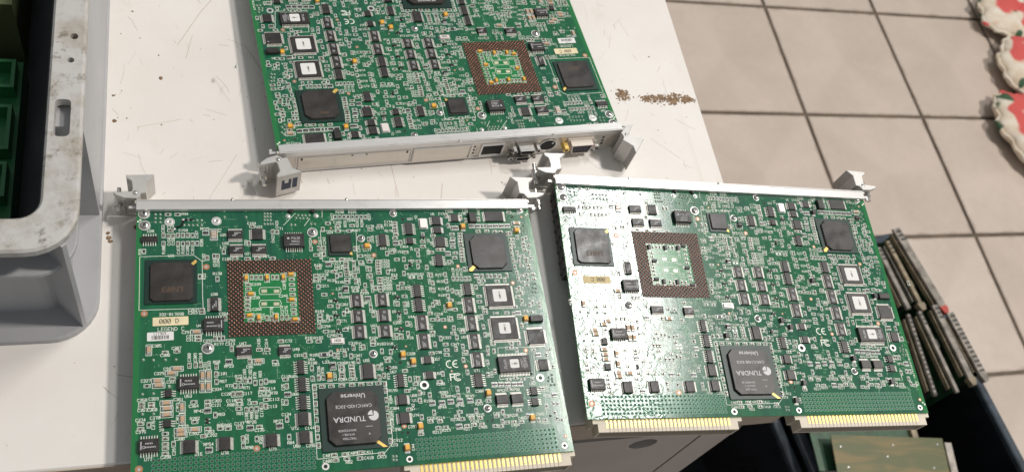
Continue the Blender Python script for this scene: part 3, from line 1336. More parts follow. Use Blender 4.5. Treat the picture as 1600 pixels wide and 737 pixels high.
SILK_LINES = '''2.1 31.6 30.4 31.2
30.4 31.2 34.9 35.2
2.1 31.6 2.3 56.6
34.9 35.2 34.9 57.8
2.3 56.6 2.3 64.0
2.3 64.0 35.1 64.1
35.1 64.1 35.0 57.8
101.5 16.3 122.5 16.6
122.5 16.6 121.6 36.6
121.6 36.6 101.5 36.8
101.5 36.8 101.5 16.3
198.9 95.7 220.5 96.3
220.5 96.3 217.9 114.9
217.9 114.9 196.7 115.0
196.7 115.0 198.5 95.7
91.0 111.4 131.1 112.2
131.1 112.2 131.5 147.1
131.5 147.1 126.8 152.1
126.8 152.1 90.9 152.8
90.9 152.8 91.0 111.4
65.8 52.5 76.5 52.6
65.5 56.8 76.3 57.0
65.8 52.5 65.0 54.6
65.0 54.6 65.5 56.8
76.5 52.6 77.2 54.9
77.2 54.9 76.3 57.0
65.6 60.4 76.2 60.6
65.3 64.7 76.0 64.9
65.6 60.4 64.8 62.5
64.8 62.5 65.3 64.7
76.2 60.6 77.0 62.8
77.0 62.8 76.0 64.9
80.5 12.4 87.7 4.5
92.5 12.9 95.8 8.1
103.5 1.9 103.1 7.3
221.7 129.7 220.9 138.2'''

# ------------------------------------------------------------------ one circuit board (u along the panel, v away from it)
def L(u, v):
    return (u - 116.675, 80.0 - v)


def ccw(p):
    a = sum(p[i - 1][0] * p[i][1] - p[i][0] * p[i - 1][1] for i in range(len(p)))
    return p if a > 0 else p[::-1]


CACHE = {}


def cached(key, fn):
    if key not in CACHE:
        CACHE[key] = fn()
    return CACHE[key]


def ends(mb, l, w, h, e, m_end, pad, padw):
    """solder pads and end caps of a two-terminal part lying along x"""
    for s in (-1, 1):
        x0, x1 = sorted((s * (l / 2 - e), s * l / 2))
        mb.box(x0, -w / 2, 0.03, x1, w / 2, h + 0.02, m_end, 0.03)
        xa, xb = s * l / 2, s * (l / 2 + pad)
        y = padw / 2
        vs = [(xa, -y, 0.02), (xb, -y, 0.02), (xb, y, 0.02), (xa, y, 0.02), (xa, -y * .9, h * .65), (xa, y * .9, h * .65)]
        fs = [(4, 1, 2, 5), (0, 1, 4), (2, 3, 5)] if s > 0 else [(5, 2, 1, 4), (4, 1, 0), (5, 3, 2)]
        mb.add(vs, fs, m_end)


def passive_mesh(ty, var):
    mb = MB()
    if ty == 'c':
        ends(mb, 1.75, 0.95, 0.72, 0.36, 1, 0.32, 1.05)
        mb.box(-0.52, -0.46, 0.03, 0.52, 0.46, 0.70, 0, 0.04)
        return mb.mesh('capacitor', ['cap' if var else 'cap', 'solder'])
    if ty == 'r':
        ends(mb, 1.75, 0.95, 0.45, 0.30, 1, 0.32, 1.05)
        mb.box(-0.58, -0.46, 0.03, 0.58, 0.46, 0.50, 0, 0.03)
        return mb.mesh('resistor', ['res', 'solder'])
    if ty == 'w':
        for s in (-1, 1):
            mb.box(s * 1.0 - 0.5, -0.62, 0.0, s * 1.0 + 0.5, 0.62, 0.12, 0, 0.12)
        return mb.mesh('solder_pads', ['solder'])
    if ty == 'R':
        ends(mb, 3.4, 1.7, 0.55, 0.5, 1, 0.5, 1.8)
        mb.box(-1.25, -0.85, 0.03, 1.25, 0.85, 0.6, 0, 0.04)
        return mb.mesh('resistor', ['res', 'solder'])
    if ty == 'C':
        ends(mb, 4.0, 2.0, 1.15, 0.5, 1, 0.6, 2.1)
        mb.box(-1.55, -0.98, 0.03, 1.55, 0.98, 1.2, 0, 0.08)
        return mb.mesh('ceramic_capacitor', ['cap_tan', 'solder'])
    if ty == 'F':
        ends(mb, 5.2, 3.0, 0.9, 1.0, 1, 0.6, 3.1)
        mb.box(-1.7, -1.5, 0.03, 1.7, 1.5, 0.95, 0, 0.06)
        mb.box(-0.7, -1.0, 0.9, 0.7, 1.0, 1.1, 2, 0.1)
        return mb.mesh('fuse', ['cap_tan', 'solder', 'solder'])
    if ty == 'L':
        ends(mb, 2.6, 2.4, 1.5, 0.5, 1, 0.6, 2.4)
        mb.box(-0.85, -1.25, 0.03, 0.85, 1.25, 1.9, 0, 0.06)
        return mb.mesh('inductor', ['res', 'solder'])
    if ty in 'TB':
        l, w, h = (3.3, 1.9, 1.7) if ty == 'T' else (3.4, 2.8, 2.1)
        mb.prism(ccw(rect(-l / 2, -w / 2, l / 2, w / 2)), 0.15, h, 0, 0.12, ch=0.12)
        mb.box(-l / 2 + 0.15, -w / 2 + 0.16, h - 0.05, -l / 2 + 0.65, w / 2 - 0.16, h + 0.015, 2)
        for s in (-1, 1):
            x0, x1 = sorted((s * (l / 2 - 0.5), s * (l / 2 + 0.75)))
            mb.box(x0, -w * 0.42, 0.0, x1, w * 0.42, 0.22, 1, 0.1)
            x0, x1 = sorted((s * (l / 2 - 0.02), s * (l / 2 + 0.12)))
            mb.box(x0, -w * 0.3, 0.1, x1, w * 0.3, h * 0.55, 1)
        return mb.mesh('tantalum_capacitor', ['tant_black' if var else 'tant', 'solder', 'res' if var else 'tant_band'])
    if ty == 'p':
        mb.box(-1.5, -0.72, 0.03, 1.5, 0.72, 0.52, 0, 0.04)
        for k in range(4):
            x = -1.14 + 0.76 * k
            for s in (-1, 1):
                y0, y1 = sorted((s * 0.5, s * 1.2))
                mb.box(x - 0.22, y0, 0.02, x + 0.22, y1, 0.54, 1, 0.05)
        return mb.mesh('resistor_array', ['res', 'solder'])
    if ty == 's':
        mb.prism(ccw(rect(-1.4, -0.65, 1.4, 0.65)), 0.12, 1.05, 0, 0.1, ch=0.06)
        for x, s in ((-0.95, -1), (0.95, -1), (0, 1)):
            y0, y1 = sorted((s * 0.6, s * 1.35))
            mb.box(x - 0.22, y0, 0.02, x + 0.22, y1, 0.2, 1)
        return mb.mesh('transistor', ['plastic', 'lead'])


PNAME = dict(c='capacitor', r='resistor', w='solder_pads', R='resistor', C='ceramic_capacitor', F='fuse', L='inductor', T='tantalum_capacitor', B='tantalum_capacitor', p='resistor_array', s='transistor')
PBOX = dict(c=(3.1, 1.75), r=(3.1, 1.75), w=(3.6, 1.8), R=(5.4, 2.6), C=(6.2, 2.9), F=(7.4, 4.0), L=(4.6, 3.2), T=(5.3, 2.6), B=(5.5, 3.5), p=(3.4, 3.0), s=None)


def leads_mesh(w, d, h, sides, pitch):
    mb = MB()
    lw = 0.45 if pitch > 1 else (0.40 if pitch > 0.8 else (0.36 if pitch > 0.6 else 0.30))
    ol = 2.0 if pitch > 0.8 else (1.6 if pitch > 0.6 else 1.4)
    zb = min(0.55 * h, 0.95)

    def lead(t, edge, s, horiz):
        for (a0, a1, z0, z1) in ((edge - 0.05, edge + 0.35, zb - 0.09, zb + 0.09), (edge + 0.25, edge + 0.50, 0.04, zb + 0.09), (edge + 0.35, edge + ol, 0.02, 0.20)):
            b0, b1 = sorted((s * a0, s * a1))
            if horiz:
                mb.box(b0, t - lw / 2, z0, b1, t + lw / 2, z1)
            else:
                mb.box(t - lw / 2, b0, z0, t + lw / 2, b1, z1)
    if sides in ('LR', '4'):
        n = max(3, int((d - 0.5) / pitch))
        for k in range(n):
            t = (k - (n - 1) / 2) * pitch
            for s in (-1, 1):
                lead(t, w / 2, s, True)
    if sides in ('TB', '4'):
        n = max(3, int((w - 0.5) / pitch))
        for k in range(n):
            t = (k - (n - 1) / 2) * pitch
            for s in (-1, 1):
                lead(t, d / 2, s, False)
    return mb.mesh('leads', ['lead'])


def chip_mesh(kind, w, d, h):
    mb = MB()
    if kind == 'gate_array_chip' or kind == 'controller_chip':
        mb.prism(octagon(w, d, 0.7), 0.1, h, 0, 0.18, ch=0.1)
    else:
        mb.prism(rect(-w / 2, -d / 2, w / 2, d / 2), 0.12, h, 0, 0.16, ch=0.1)
    return mb.mesh(kind, ['plastic'])


def marking(kind, w, d, h, ref):
    """printed marks on the chip top"""
    z = h + 0.02
    mb = MB()
    if kind == 'bus_chip':
        mb.annulus(0.3, d * 0.22, z, 0.62, 0.85, 0, 14)
        text(mb, 'S', 0.3, d * 0.22, 0.9, 0.16, z, R(90))
        for k, ln in enumerate((4.6, 3.6, 3.0)):
            x = -0.9 + 0.75 * k
            mb.quad2((x, -d * 0.38), (x, -d * 0.38 + ln * 0.75), 0.34, z)
    elif kind == 'driver_chip':
        s = -1 if ref == 'U4' else 1
        x = -s * w * 0.38
        mb.quad2((x, -d * 0.3), (x, d * 0.3), 0.55, z)
        for k, ln in enumerate((4.4, 5.6)):
            y = d * 0.13 - k * d * 0.27
            for q in range(int(ln / 0.75)):
                x0 = -w * 0.18 + q * 0.75 if s > 0 else -w * 0.34 + q * 0.75
                mb.quad2((x0, y), (x0 + 0.5, y), 0.75, z)
        mb.annulus(-s * w * 0.25, -d * 0.14, z, 0.45, 0.75, 0, 12)
    elif kind == 'transformer_chip':
        text(mb, 'PULSE', 1.0, d * 0.12, 1.2, 0.26, z)
        text(mb, 'H0022', 0.8, -d * 0.12, 1.1, 0.22, z)
        mb.prism(rrect(-3.9, 0.4, -2.6, 1.7, 0.3, 3), z - 0.01, z)
        for q in range(8):
            mb.quad2((-2.6 + q * 0.7, -d * 0.33), (-2.15 + q * 0.7, -d * 0.33), 0.6, z)
    elif kind == 'flash_chip':
        text(mb, 'INTEL', 6.6, 0.0, 1.7, 0.36, z, R(-90))
        text(mb, 'FLASH', -5.6, 0.0, 1.3, 0.28, z, R(90))
        for k in range(2):
            mb.quad2((4.2 + k * 0.9, -2.6), (4.2 + k * 0.9, 2.6 - k), 0.3, z)
    elif kind == 'logic_chip' and ref in ('U25', 'U26', 'U27', 'U36', 'U47', 'U48'):
        v = d > w
        for k in range(3):
            for q in range(3 if k else 6):
                a0 = (-0.30 + 0.13 * (2 - k)) * max(w, d) + 0.62 * q - (1.2 if not k else 0) + 1.0
                b = 0.9 - k * 0.85
                if v:
                    mb.quad2((b, a0 - 1.2), (b, a0 - 0.75), 0.55, z)
                else:
                    mb.quad2((a0, b), (a0 + 0.48, b), 0.6, z)
    else:
        return None
    return mb.mesh('marking', ['ink_grey'])


def screw_mesh(dia):
    mb = MB()
    r = dia * 0.37
    mb.lathe(0, 0, [(r, 0.4), (r, 0.9), (r * 0.93, 1.3), (r * 0.78, 1.62), (r * 0.52, 1.85), (r * 0.2, 1.95)], 0, 20)
    for a in (0.5, 0.5 + math.pi / 2):
        c, s = math.cos(a), math.sin(a)
        l, w = r * 0.62, r * 0.13
        vs = []
        for x, y, z in ((-l, -w, 1.76), (l, -w, 1.76), (l, w, 1.76), (-l, w, 1.76), (-l * 0.5, -w, 1.98), (l * 0.5, -w, 1.98), (l * 0.5, w, 1.98), (-l * 0.5, w, 1.98)):
            vs.append((x * c - y * s, x * s + y * c, z))
        mb.add(vs, [(4, 5, 6, 7), (0, 1, 5, 4), (1, 2, 6, 5), (2, 3, 7, 6), (3, 0, 4, 7)], 1)  # dark boxes colour in the shade of the cross recess
    me = mb.mesh('screw', ['steel', 'dark'])
    for p in me.polygons:
        p.use_smooth = p.material_index == 0
    return me


def washer_mesh(dia):
    mb = MB()
    mb.annulus(0, 0, 0.02, dia * 0.2, dia * 0.5, 0, 24, 0.4)
    return mb.mesh('washer', ['ring'])


def rivet_mesh(dia):
    mb = MB()
    mb.annulus(0, 0, 0.0, dia * 0.36, dia * 0.5, 0, 20, 0.2)
    mb.lathe(0, 0, [(dia * 0.37, 0.0), (dia * 0.34, 0.35), (dia * 0.22, 0.45), (dia * 0.12, 0.30)], 0, 18)
    mb.disc(0.2, 0.1, 0.46, dia * 0.10, 1, 10)
    return mb.mesh('rivet', ['ring', 'steel'])


def bga(board, name, u0, v0, u1, v1, bu0, bv0, bu1, bv1, ch, hsub, h, mark, label=None):
    cu, cv = (u0 + u1) / 2, (v0 + v1) / 2

    def mk():
        mb = MB()
        w, d = u1 - u0, v1 - v0
        mb.prism(rect(-w / 2, -d / 2, w / 2, d / 2), 0.25, hsub, 0, 0.0, ch=0.05)
        mb.box(-w / 2 + 0.8, -d / 2 + 0.8, 0.0, w / 2 - 0.8, d / 2 - 0.8, 0.25, 0)
        return mb.mesh(name, ['bga_base'])
    o = obj(name, cached(('bga', name, round(cu, 1)), mk), board, (*L(cu, cv), 0), label=label)
    bw, bd = bu1 - bu0, bv1 - bv0
    ox, oy = (bu0 + bu1) / 2 - cu, cv - (bv0 + bv1) / 2

    def mk2():
        mb = MB()
        mb.prism(octagon(bw, bd, ch), hsub, h, 0, 0.45, ch=0.12)
        return mb.mesh('chip_lid', ['bga_body'])
    lid = obj('chip_lid', cached(('lid', name, round(cu, 1)), mk2), o, (ox, oy, 0))

    def mk3():
        mb = MB()
        mb.prism(ccw([(x, y) for x, y in mark]), hsub, hsub + 0.04, 0)
        return mb.mesh('corner_mark', ['gold_mark'])
    obj('corner_mark', cached(('mark', name, round(cu, 1)), mk3), o)
    return o, lid


HANDLE_HEAD = [(-9, -20.5), (6, -20), (5.8, -18), (3, -16), (2.3, -10.5), (3, -8.6), (-0.4, -5.0), (-2, -7.4), (-5, -8), (-5, -16.2), (-9, -20)]
HANDLE_ARM = [(2.4, -9.1), (12.5, -8.3), (11, -6.5), (6.5, -4.6), (0, -4.3), (-2, -7.8)]
PIVOT = (0.8, -8.0)


def handle_poly(pts, mirror, rot):
    out = []
    for x, v in pts:
        dx, dv = x - PIVOT[0], v - PIVOT[1]
        if mirror:
            dx = -dx
        c, s = math.cos(rot), math.sin(rot)
        dx, dv = dx * c - dv * s, dx * s + dv * c
        out.append((dx, -dv))
    return ccw(out)


def inset_poly(p, d):
    cx = sum(q[0] for q in p) / len(p)
    cy = sum(q[1] for q in p) / len(p)
    return [(cx + (x - cx) * d, cy + (y - cy) * d) for x, y in p]


def make_handle(panel, mirror, rot, label, badge=False):
    pu = 233.35 + PIVOT[0] if not mirror else -PIVOT[0]
    px, py = L(pu, PIVOT[1])
    ZT, ZB = 2.9, -17.4
    mb = MB()
    head = handle_poly(HANDLE_HEAD, mirror, rot)
    arm = handle_poly(HANDLE_ARM, mirror, rot)
    mb.prism(head, ZB, ZT, 0, 0.0, ch=0.35)
    mb.prism(arm, ZT - 3.0, ZT - 0.01, 0, 0.0, ch=0.3)
    mb.prism(inset_poly(arm, 0.80), ZB + 2.5, ZT - 3.0, 0)
    mb.prism(arm, ZB, ZB + 2.5, 0)
    # ribs of the casting along the arm
    for t in (0.25, 0.5, 0.75):
        a, b = arm[0], arm[1]
        x = sum(q[0] for q in arm) / 6 + (t - 0.5) * 9 * (-1 if mirror else 1) * math.cos(rot)
        y = sum(q[1] for q in arm) / 6 - (t - 0.5) * 9 * (-1 if mirror else 1) * math.sin(rot)
        mb.box(x - 0.5, y - 2.0, ZB + 2.5, x + 0.5, y + 2.0, ZT - 3.0, 0)
    h = build(mb, 'ejector_handle', ['cast'], panel, loc=(px, py, 0), label=label)
    if badge:
        a, b = handle_poly([(-7.5, -20.45)], mirror, rot)[0], handle_poly([(5.0, -20.05)], mirror, rot)[0]
        m = MB()
        d = Vector((b[0] - a[0], b[1] - a[1])).normalized()
        n = Vector((d.y, -d.x))
        if n.dot(Vector(a)) < 0:
            n = -n
        ln = (Vector(b) - Vector(a)).length
        for (t0, t1, z0, z1) in ((0.05, 0.3, -12, -2), (0.36, 0.5, -12, -2), (0.5, 0.7, -12, -5.5), (0.7, 0.84, -12, -2)):
            q = []
            for t, z in ((t0, z0), (t1, z0), (t1, z1), (t0, z1)):
                for o in (0.04, 0.0):
                    w = Vector(a) + d * (t * ln) + n * o
                    q.append((w.x, w.y, z))
            m.add(q, [(0, 2, 4, 6), (6, 4, 2, 0), (0, 1, 3, 2), (2, 3, 5, 4), (4, 5, 7, 6), (6, 7, 1, 0)])
        build(m, 'handle_badge', ['badge'], h)
    mb = MB()
    mb.annulus(0, 0, ZT, 0.9, 1.45, 0, 14, 0.12)
    mb.lathe(0, 0, [(0.95, ZT), (0.9, ZT + 0.25), (0.5, ZT + 0.38)], 0, 12)
    build(mb, 'pivot_pin', ['steel'], h)
    mb = MB()
    sx = (-1 if mirror else 1)
    qx, qy = 9.5 * sx, -0.5
    c, s = math.cos(-rot), math.sin(-rot)
    qx, qy = qx * c - qy * s, qx * s + qy * c
    mb.lathe(qx, 0, [(1.5, qy - 6.5), (1.5, qy - 3.0), (2.3, qy - 3.0), (2.3, qy + 4.5), (1.2, qy + 4.5), (1.2, qy + 9.5)], 0, 14, axis='y', z=-7.0)
    build(mb, 'captive_screw', ['steel'], h)
    return h


def front_panel(board, variant, detail):
    mb = MB()
    mb.box(-116.9, 78.6 - 1.6, 0.35, 116.0, 82.8, 2.7, 0, 0.15)          # top flange over the board edge
    mb.box(-117.6, 81.4, -17.6, 117.4, 83.2, 2.3, 1)                      # face
    mb.box(-116.9, 82.9, -1.4, 116.0, 83.7, 2.75, 0, 0.12)                # rolled lip
    mb.box(-117.3, 82.9, -17.7, 117.0, 83.6, -16.2, 0)
    mb.box(116.2, 79.6, -2.0, 121.5, 81.2, -0.4, 0)
    mb.box(119.7, 77.6, -2.0, 121.3, 79.6, -0.45, 0)
    mb.box(-121.0, 79.6, -2.0, -117.0, 81.2, -0.4, 0)
    p = build(mb, 'front_panel', ['alu', 'sheet'], board)
    for u in (52, 118):
        mb = MB()
        x, y = L(u, -3.6)
        mb.lathe(x, y, [(0.8, 2.5), (0.8, 3.1), (0.4, 3.3)], 0, 10)
        build(mb, 'panel_bump', ['steel'], p)
    hl = {1: (0, 0), 2: (0, 0), 3: (R(-46), R(-13))}[variant]
    make_handle(p, True, hl[0], None)
    make_handle(p, False, hl[1], None, variant == 3)
    if not detail:
        return p
    # front face, seen only on the board turned towards the camera
    yf = 83.2

    def plate(name, u0, u1, z0, z1, depth, mat, frame=0.0):
        m = MB()
        x0, x1 = sorted((u0 - 116.675, u1 - 116.675))
        if frame:
            f = frame
            m.box(x0, yf, z0, x1, yf + depth, z0 + f, 0)
            m.box(x0, yf, z1 - f, x1, yf + depth, z1, 0)
            m.box(x0, yf, z0 + f, x0 + f, yf + depth, z1 - f, 0)
            m.box(x1 - f, yf, z0 + f, x1, yf + depth, z1 - f, 0)
        else:
            m.box(x0, yf, z0, x1, yf + depth, z1, 0)
        return build(m, name, [mat], p)
    plate('slot_cover', 150, 221, -14.6, -3.0, 0.9, 'sheet')
    plate('slot_frame', 148.5, 222.5, -16.0, -1.7, 0.55, 'alu', 0.7)
    o = plate('cover_notch', 180, 186, -4.6, -2.9, 1.0, 'alu')
    for u in (178.4, 187.6, 152, 219):
        plate('cover_slit', u - 0.6, u + 0.6, -5.5 if u < 160 or u > 210 else -4.4, -3.2, 0.95, 'dark')
    plate('slot_cover', 110, 147.5, -15.6, -2.6, 1.5, 'sheet')
    plate('slot_frame', 108, 148, -16.3, -2.0, 1.0, 'alu', 0.6)
    # network socket
    plate('network_socket', 85.0, 101.5, -15.6, -3.0, 1.2, 'alu', 1.1)
    plate('socket_opening', 86.2, 100.3, -14.4, -4.2, 0.35, 'dark')
    for k in range(3):
        plate('indicator_hole', 105.2, 106.3, -6.0 - 3.4 * k, -4.8 - 3.4 * k, 0.3, 'dark')
    # two stacked small D connectors
    for k, (u0, u1, zc) in enumerate(((64.0, 77.0, -6.2), (65.5, 78.5, -13.2))):
        x0, x1 = u0 - 116.675, u1 - 116.675
        m = MB()
        m.box(x0, yf, zc - 2.6, x1, yf + 1.4, zc + 2.6, 0)
        prof = [(x0 + 1.0, zc + 2.0), (x1 - 1.0, zc + 2.0), (x1 - 2.4, zc - 2.0), (x0 + 2.4, zc - 2.0)]
        for i in range(4):
            a, b = prof[i], prof[(i + 1) % 4]
            dx, dz = b[0] - a[0], b[1] - a[1]
            l = math.hypot(dx, dz)
            nx, nz = -dz / l * 0.4, dx / l * 0.4
            m.add([(a[0], yf + 1.4, a[1]), (b[0], yf + 1.4, b[1]), (b[0], yf + 7.5, b[1]), (a[0], yf + 7.5, a[1]),
                   (a[0] - nx, yf + 1.4, a[1] - nz), (b[0] - nx, yf + 1.4, b[1] - nz), (b[0] - nx, yf + 7.5, b[1] - nz), (a[0] - nx, yf + 7.5, a[1] - nz)],
                  [(0, 1, 2, 3), (7, 6, 5, 4), (3, 2, 6, 7), (0, 3, 7, 4), (1, 5, 6, 2)], 0)
        m.box(x0 + 2.6, yf + 1.4, zc - 0.9, x1 - 2.6, yf + 5.5, zc + 0.9, 1)
        d = build(m, 'data_socket', ['steel', 'dark'], p)
        for xx in (x0 - 1.9, x1 + 1.9):
            m = MB()
            m.lathe(xx, 0, [(2.0, yf), (2.0, yf + 6.5), (1.4, yf + 6.9)], 0, 6, axis='y', z=zc)
            m.lathe(xx, 0, [(1.0, yf + 6.9), (0.9, yf + 6.95)], 1, 10, axis='y', z=zc)
            build(m, 'socket_standoff', ['steel', 'dark'], p)
    # round keyboard socket
    m = MB()
    ux = 52.8 - 116.675
    for k in range(24):
        a0, a1 = 2 * math.pi * k / 24, 2 * math.pi * (k + 1) / 24
        ring = []
        for a in (a0, a1):
            for r, y in ((6.6, yf + 0.6), (5.7, yf + 0.6), (5.6, yf + 0.2)):
                ring.append((ux + r * math.cos(a), y, -9.3 + r * math.sin(a)))
        m.add(ring, [(3, 4, 1, 0), (4, 5, 2, 1)], 0)
    m.lathe(ux, 0, [(5.65, yf), (5.65, yf + 0.2)], 1, 24, axis='y', z=-9.3)
    m.box(ux - 4.0, yf + 0.2, -8.0, ux - 2.6, yf + 0.5, -6.5, 2)
    build(m, 'keyboard_socket', ['alu', 'dark', 'ink_white'], p)
    # video socket
    x0, x1 = 21.5 - 116.675, 37.5 - 116.675
    m = MB()
    m.box(x0 - 1.5, yf, -15.0, x1 + 1.5, yf + 1.0, -3.6, 0)
    pr = [(x0, -4.6), (x1, -4.6), (x1 - 1.8, -13.6), (x0 + 1.8, -13.6)]
    m.add([(x, yf + y, z) for y in (1.0, 6.0) for x, z in pr], [(0, 1, 5, 4), (1, 2, 6, 5), (2, 3, 7, 6), (3, 0, 4, 7)], 0)
    q = [(x0 + 0.6, -5.2), (x1 - 0.6, -5.2), (x1 - 2.2, -13.0), (x0 + 2.2, -13.0)]
    m.add([(x, yf + 6.0, z) for x, z in pr] + [(x, yf + 6.0, z) for x, z in q], [(0, 1, 5, 4), (1, 2, 6, 5), (2, 3, 7, 6), (3, 0, 4, 7)], 0)
    m.add([(x, yf + 5.6, z) for x, z in q], [(0, 1, 2, 3), (3, 2, 1, 0)], 1)
    for r in range(3):
        for k in range(5):
            x = (x0 + x1) / 2 + (k - 2) * 2.3 + (0.8 if r == 1 else 0)
            m.lathe(x, 0, [(0.45, yf + 5.6), (0.45, yf + 5.7)], 2, 6, axis='y', z=-6.8 - 2.3 * r)
    build(m, 'video_socket', ['cream', 'ink_video', 'dark'], p)
    for u, mt in ((40.6, 'gold_mark'), (18.0, 'steel')):
        m = MB()
        m.lathe(u - 116.675, 0, [(2.7, yf), (2.7, yf + 5.5), (2.2, yf + 6.0)], 0, 6, axis='y', z=-9.2)
        m.lathe(u - 116.675, 0, [(1.3, yf + 6.0), (1.2, yf + 6.05)], 1, 10, axis='y', z=-9.2)
        build(m, 'socket_standoff', [mt, 'dark'], p)
    for k in range(3):
        m = MB()
        m.lathe(12.0 - 0.4 * k - 116.675, 0, [(1.0, yf), (1.0, yf + 0.12)], 0, 12, axis='y', z=-5.2 - 3.4 * k)
        build(m, 'indicator_hole', ['dark'], p)
    m = MB()
    for k in range(3):
        for q in range(3):
            zz = -4.4 - 3.6 * k - q * 0.9
            m.box(5.4 - 116.675, yf, zz - 0.28, 8.6 - 116.675 - 0.5 * q, yf + 0.06, zz + 0.28, 0)
    for k in range(7):
        m.box(103.5 - k * 0.01 - 116.675, yf, -5.5 - k * 1.3, 104.2 - 116.675, yf + 0.06, -4.9 - k * 1.3)
    build(m, 'panel_print', ['scratch'], p)
    return p


M['badge'] = simple('badge_blue_grey', (0.10, 0.12, 0.19), 0.4)
M['ink_video'] = simple('video_insert', (0.10, 0.095, 0.12), 0.5)


def fill_parts():
    """the many unreadable small parts between the ones set out above"""
    rnd = random.Random(31)
    occ = occupied()
    occ = [(a - 1.2, b - 1.2, c + 1.2, d + 1.2) for a, b, c, d in occ]
    for ln in PASSIVES.splitlines():
        a = ln.split()
        u, v = float(a[1]), float(a[2])
        w, d = PBOX[a[0]] or (3, 3)
        if a[3] == 'v':
            w, d = d, w
        occ.append((u - w / 2, v - d / 2, u + w / 2, v + d / 2))
        if len(a) > 4:
            hw = len(a[4]) * 0.62
            ru, rv = float(a[5]), float(a[6])
            occ.append((ru - hw, rv - 0.8, ru + hw, rv + 0.8) if a[7] == 'h' else (ru - 0.8, rv - hw, ru + 0.8, rv + hw))
    for src, r in ((SCREWS, 4), (RIVETS, 4), (RINGS, 3), (FIDUCIALS, 2), (HOLES, 1.8), (SOLDER, 1.2)):
        for ln in src.splitlines():
            u, v = (float(q) for q in ln.split()[:2])
            occ.append((u - r, v - r, u + r, v + r))
    occ.append((165, 100, 176, 116))
    occ.append((101, 83, 111, 91))
    occ.append((160, 8, 168, 17))
    out = []
    tries = 0
    while len(out) < 120 and tries < 6000:
        tries += 1
        u, v = rnd.uniform(98, 230), rnd.uniform(11, 143)
        if rnd.random() < 0.5:
            u = rnd.uniform(186, 231)
        o = rnd.choice('hv')
        w, d = (3.1, 1.75) if o == 'h' else (1.75, 3.1)
        bx = (u - w / 2, v - d / 2, u + w / 2, v + d / 2)
        if bx[2] > 231.5 or any(bx[0] < c and bx[2] > a and bx[1] < d2 and bx[3] > b for a, b, c, d2 in occ):
            continue
        occ.append(bx)
        out.append('r %.1f %.1f %s' % (u, v, o))
    return out


def substrate_mesh():
    mb = MB()
    mb.box(-116.675, -80, -1.6, 116.675, 80, 0, 0)
    me = mb.mesh('laminate', ['side', 'pcb'])
    for p in me.polygons:
        if abs(p.normal.z) > 0.9:
            p.material_index = 1
    return me


def occupied():
    occ = []
    for ln in CHIPS.splitlines():
        a = ln.split()
        u, v, w, d = (float(q) for q in a[1:5])
        occ.append((u - w / 2 - 1, v - d / 2 - 1, u + w / 2 + 1, v + d / 2 + 1))
    for q in ((5, 34, 32, 61), (188, 19, 216, 47), (93.5, 114, 130, 150), (105, 19, 119, 34), (48, 35, 95, 82), (9, 67, 28, 83)):
        occ.append(q)
    return occ


def traces_mesh():
    rnd = random.Random(5)
    occ = occupied()
    mb = MB()

    def blocked(u, v):
        if not (2.5 < u < 231 and 3 < v < 144):
            return True
        return any(a < u < c and b < v < d for a, b, c, d in occ)
    for n in range(330):
        u, v = rnd.uniform(4, 230), rnd.uniform(5, 143)
        if u < 45 and rnd.random() < 0.45:
            continue
        if blocked(u, v):
            continue
        k = rnd.choice((1, 1, 2, 3, 4, 6, 8))
        pitch = rnd.choice((0.5, 0.6, 0.8))
        w = rnd.choice((0.2, 0.22, 0.26))
        dirs = [(0, 1), (0, -1), (1, 0), (-1, 0)] if rnd.random() < 0.75 else [(1, 1), (1, -1)]
        d = rnd.choice(dirs)
        path = [(u, v)]
        for s in range(rnd.choice((2, 3, 4, 5))):
            ln = rnd.uniform(2, 14) if s % 2 == 0 else rnd.uniform(1, 4)
            nrm = math.hypot(*d)
            q = (path[-1][0] + d[0] / nrm * ln, path[-1][1] + d[1] / nrm * ln)
            if blocked(*q):
                break
            path.append(q)
            if d[0] and d[1]:
                d = rnd.choice(((d[0], 0), (0, d[1])))
            else:
                t = rnd.choice((-1, 1))
                d = (d[0] or t, d[1] or t)
        for j in range(k):
            off = (j - (k - 1) / 2) * pitch
            for a, b in zip(path, path[1:]):
                horiz = abs(b[0] - a[0]) > abs(b[1] - a[1])
                o = (0, off) if horiz else (off, 0)
                mb.ridge(L(a[0] + o[0], a[1] + o[1]), L(b[0] + o[0], b[1] + o[1]), w, 0.0, 0.05, 0)
    # fan-out around the small parts
    for ln in PASSIVES.splitlines():
        a = ln.split()
        if a[0] not in 'crp':
            continue
        u, v = float(a[1]), float(a[2])
        for s in (-1, 1):
            if rnd.random() < 0.3:
                continue
            e = (u + s * 1.3, v) if a[3] == 'h' else (u, v + s * 1.3)
            q = (e[0] + rnd.uniform(-1.6, 1.6), e[1] + rnd.choice((-1, 1)) * rnd.uniform(0.6, 1.8))
            mb.ridge(L(*e), L(*q), 0.26, 0.0, 0.05, 0)
    return mb.mesh('copper_traces', ['trace'])


def vias_mesh():
    rnd = random.Random(9)
    occ = occupied()
    mb = MB()
    n = 0
    while n < 1500:
        u, v = rnd.uniform(4, 231), rnd.uniform(4, 145)
        if u < 40 and rnd.random() < 0.55:
            n += 1
            continue
        n += 1
        if any(a < u < c and b < v < d for a, b, c, d in occ):
            continue
        k = rnd.choice((1, 1, 1, 2, 3, 5))
        dx, dy = rnd.choice(((1.0, 0), (0, 1.0), (0.9, 0.9)))
        for j in range(k):
            x, y = L(u + dx * j, v + dy * j)
            mb.add([(x + 0.27 * math.cos(q * math.pi / 3), y + 0.27 * math.sin(q * math.pi / 3), 0.055) for q in range(6)], [tuple(range(6))], 0)
    return mb.mesh('via_pads', ['via'])


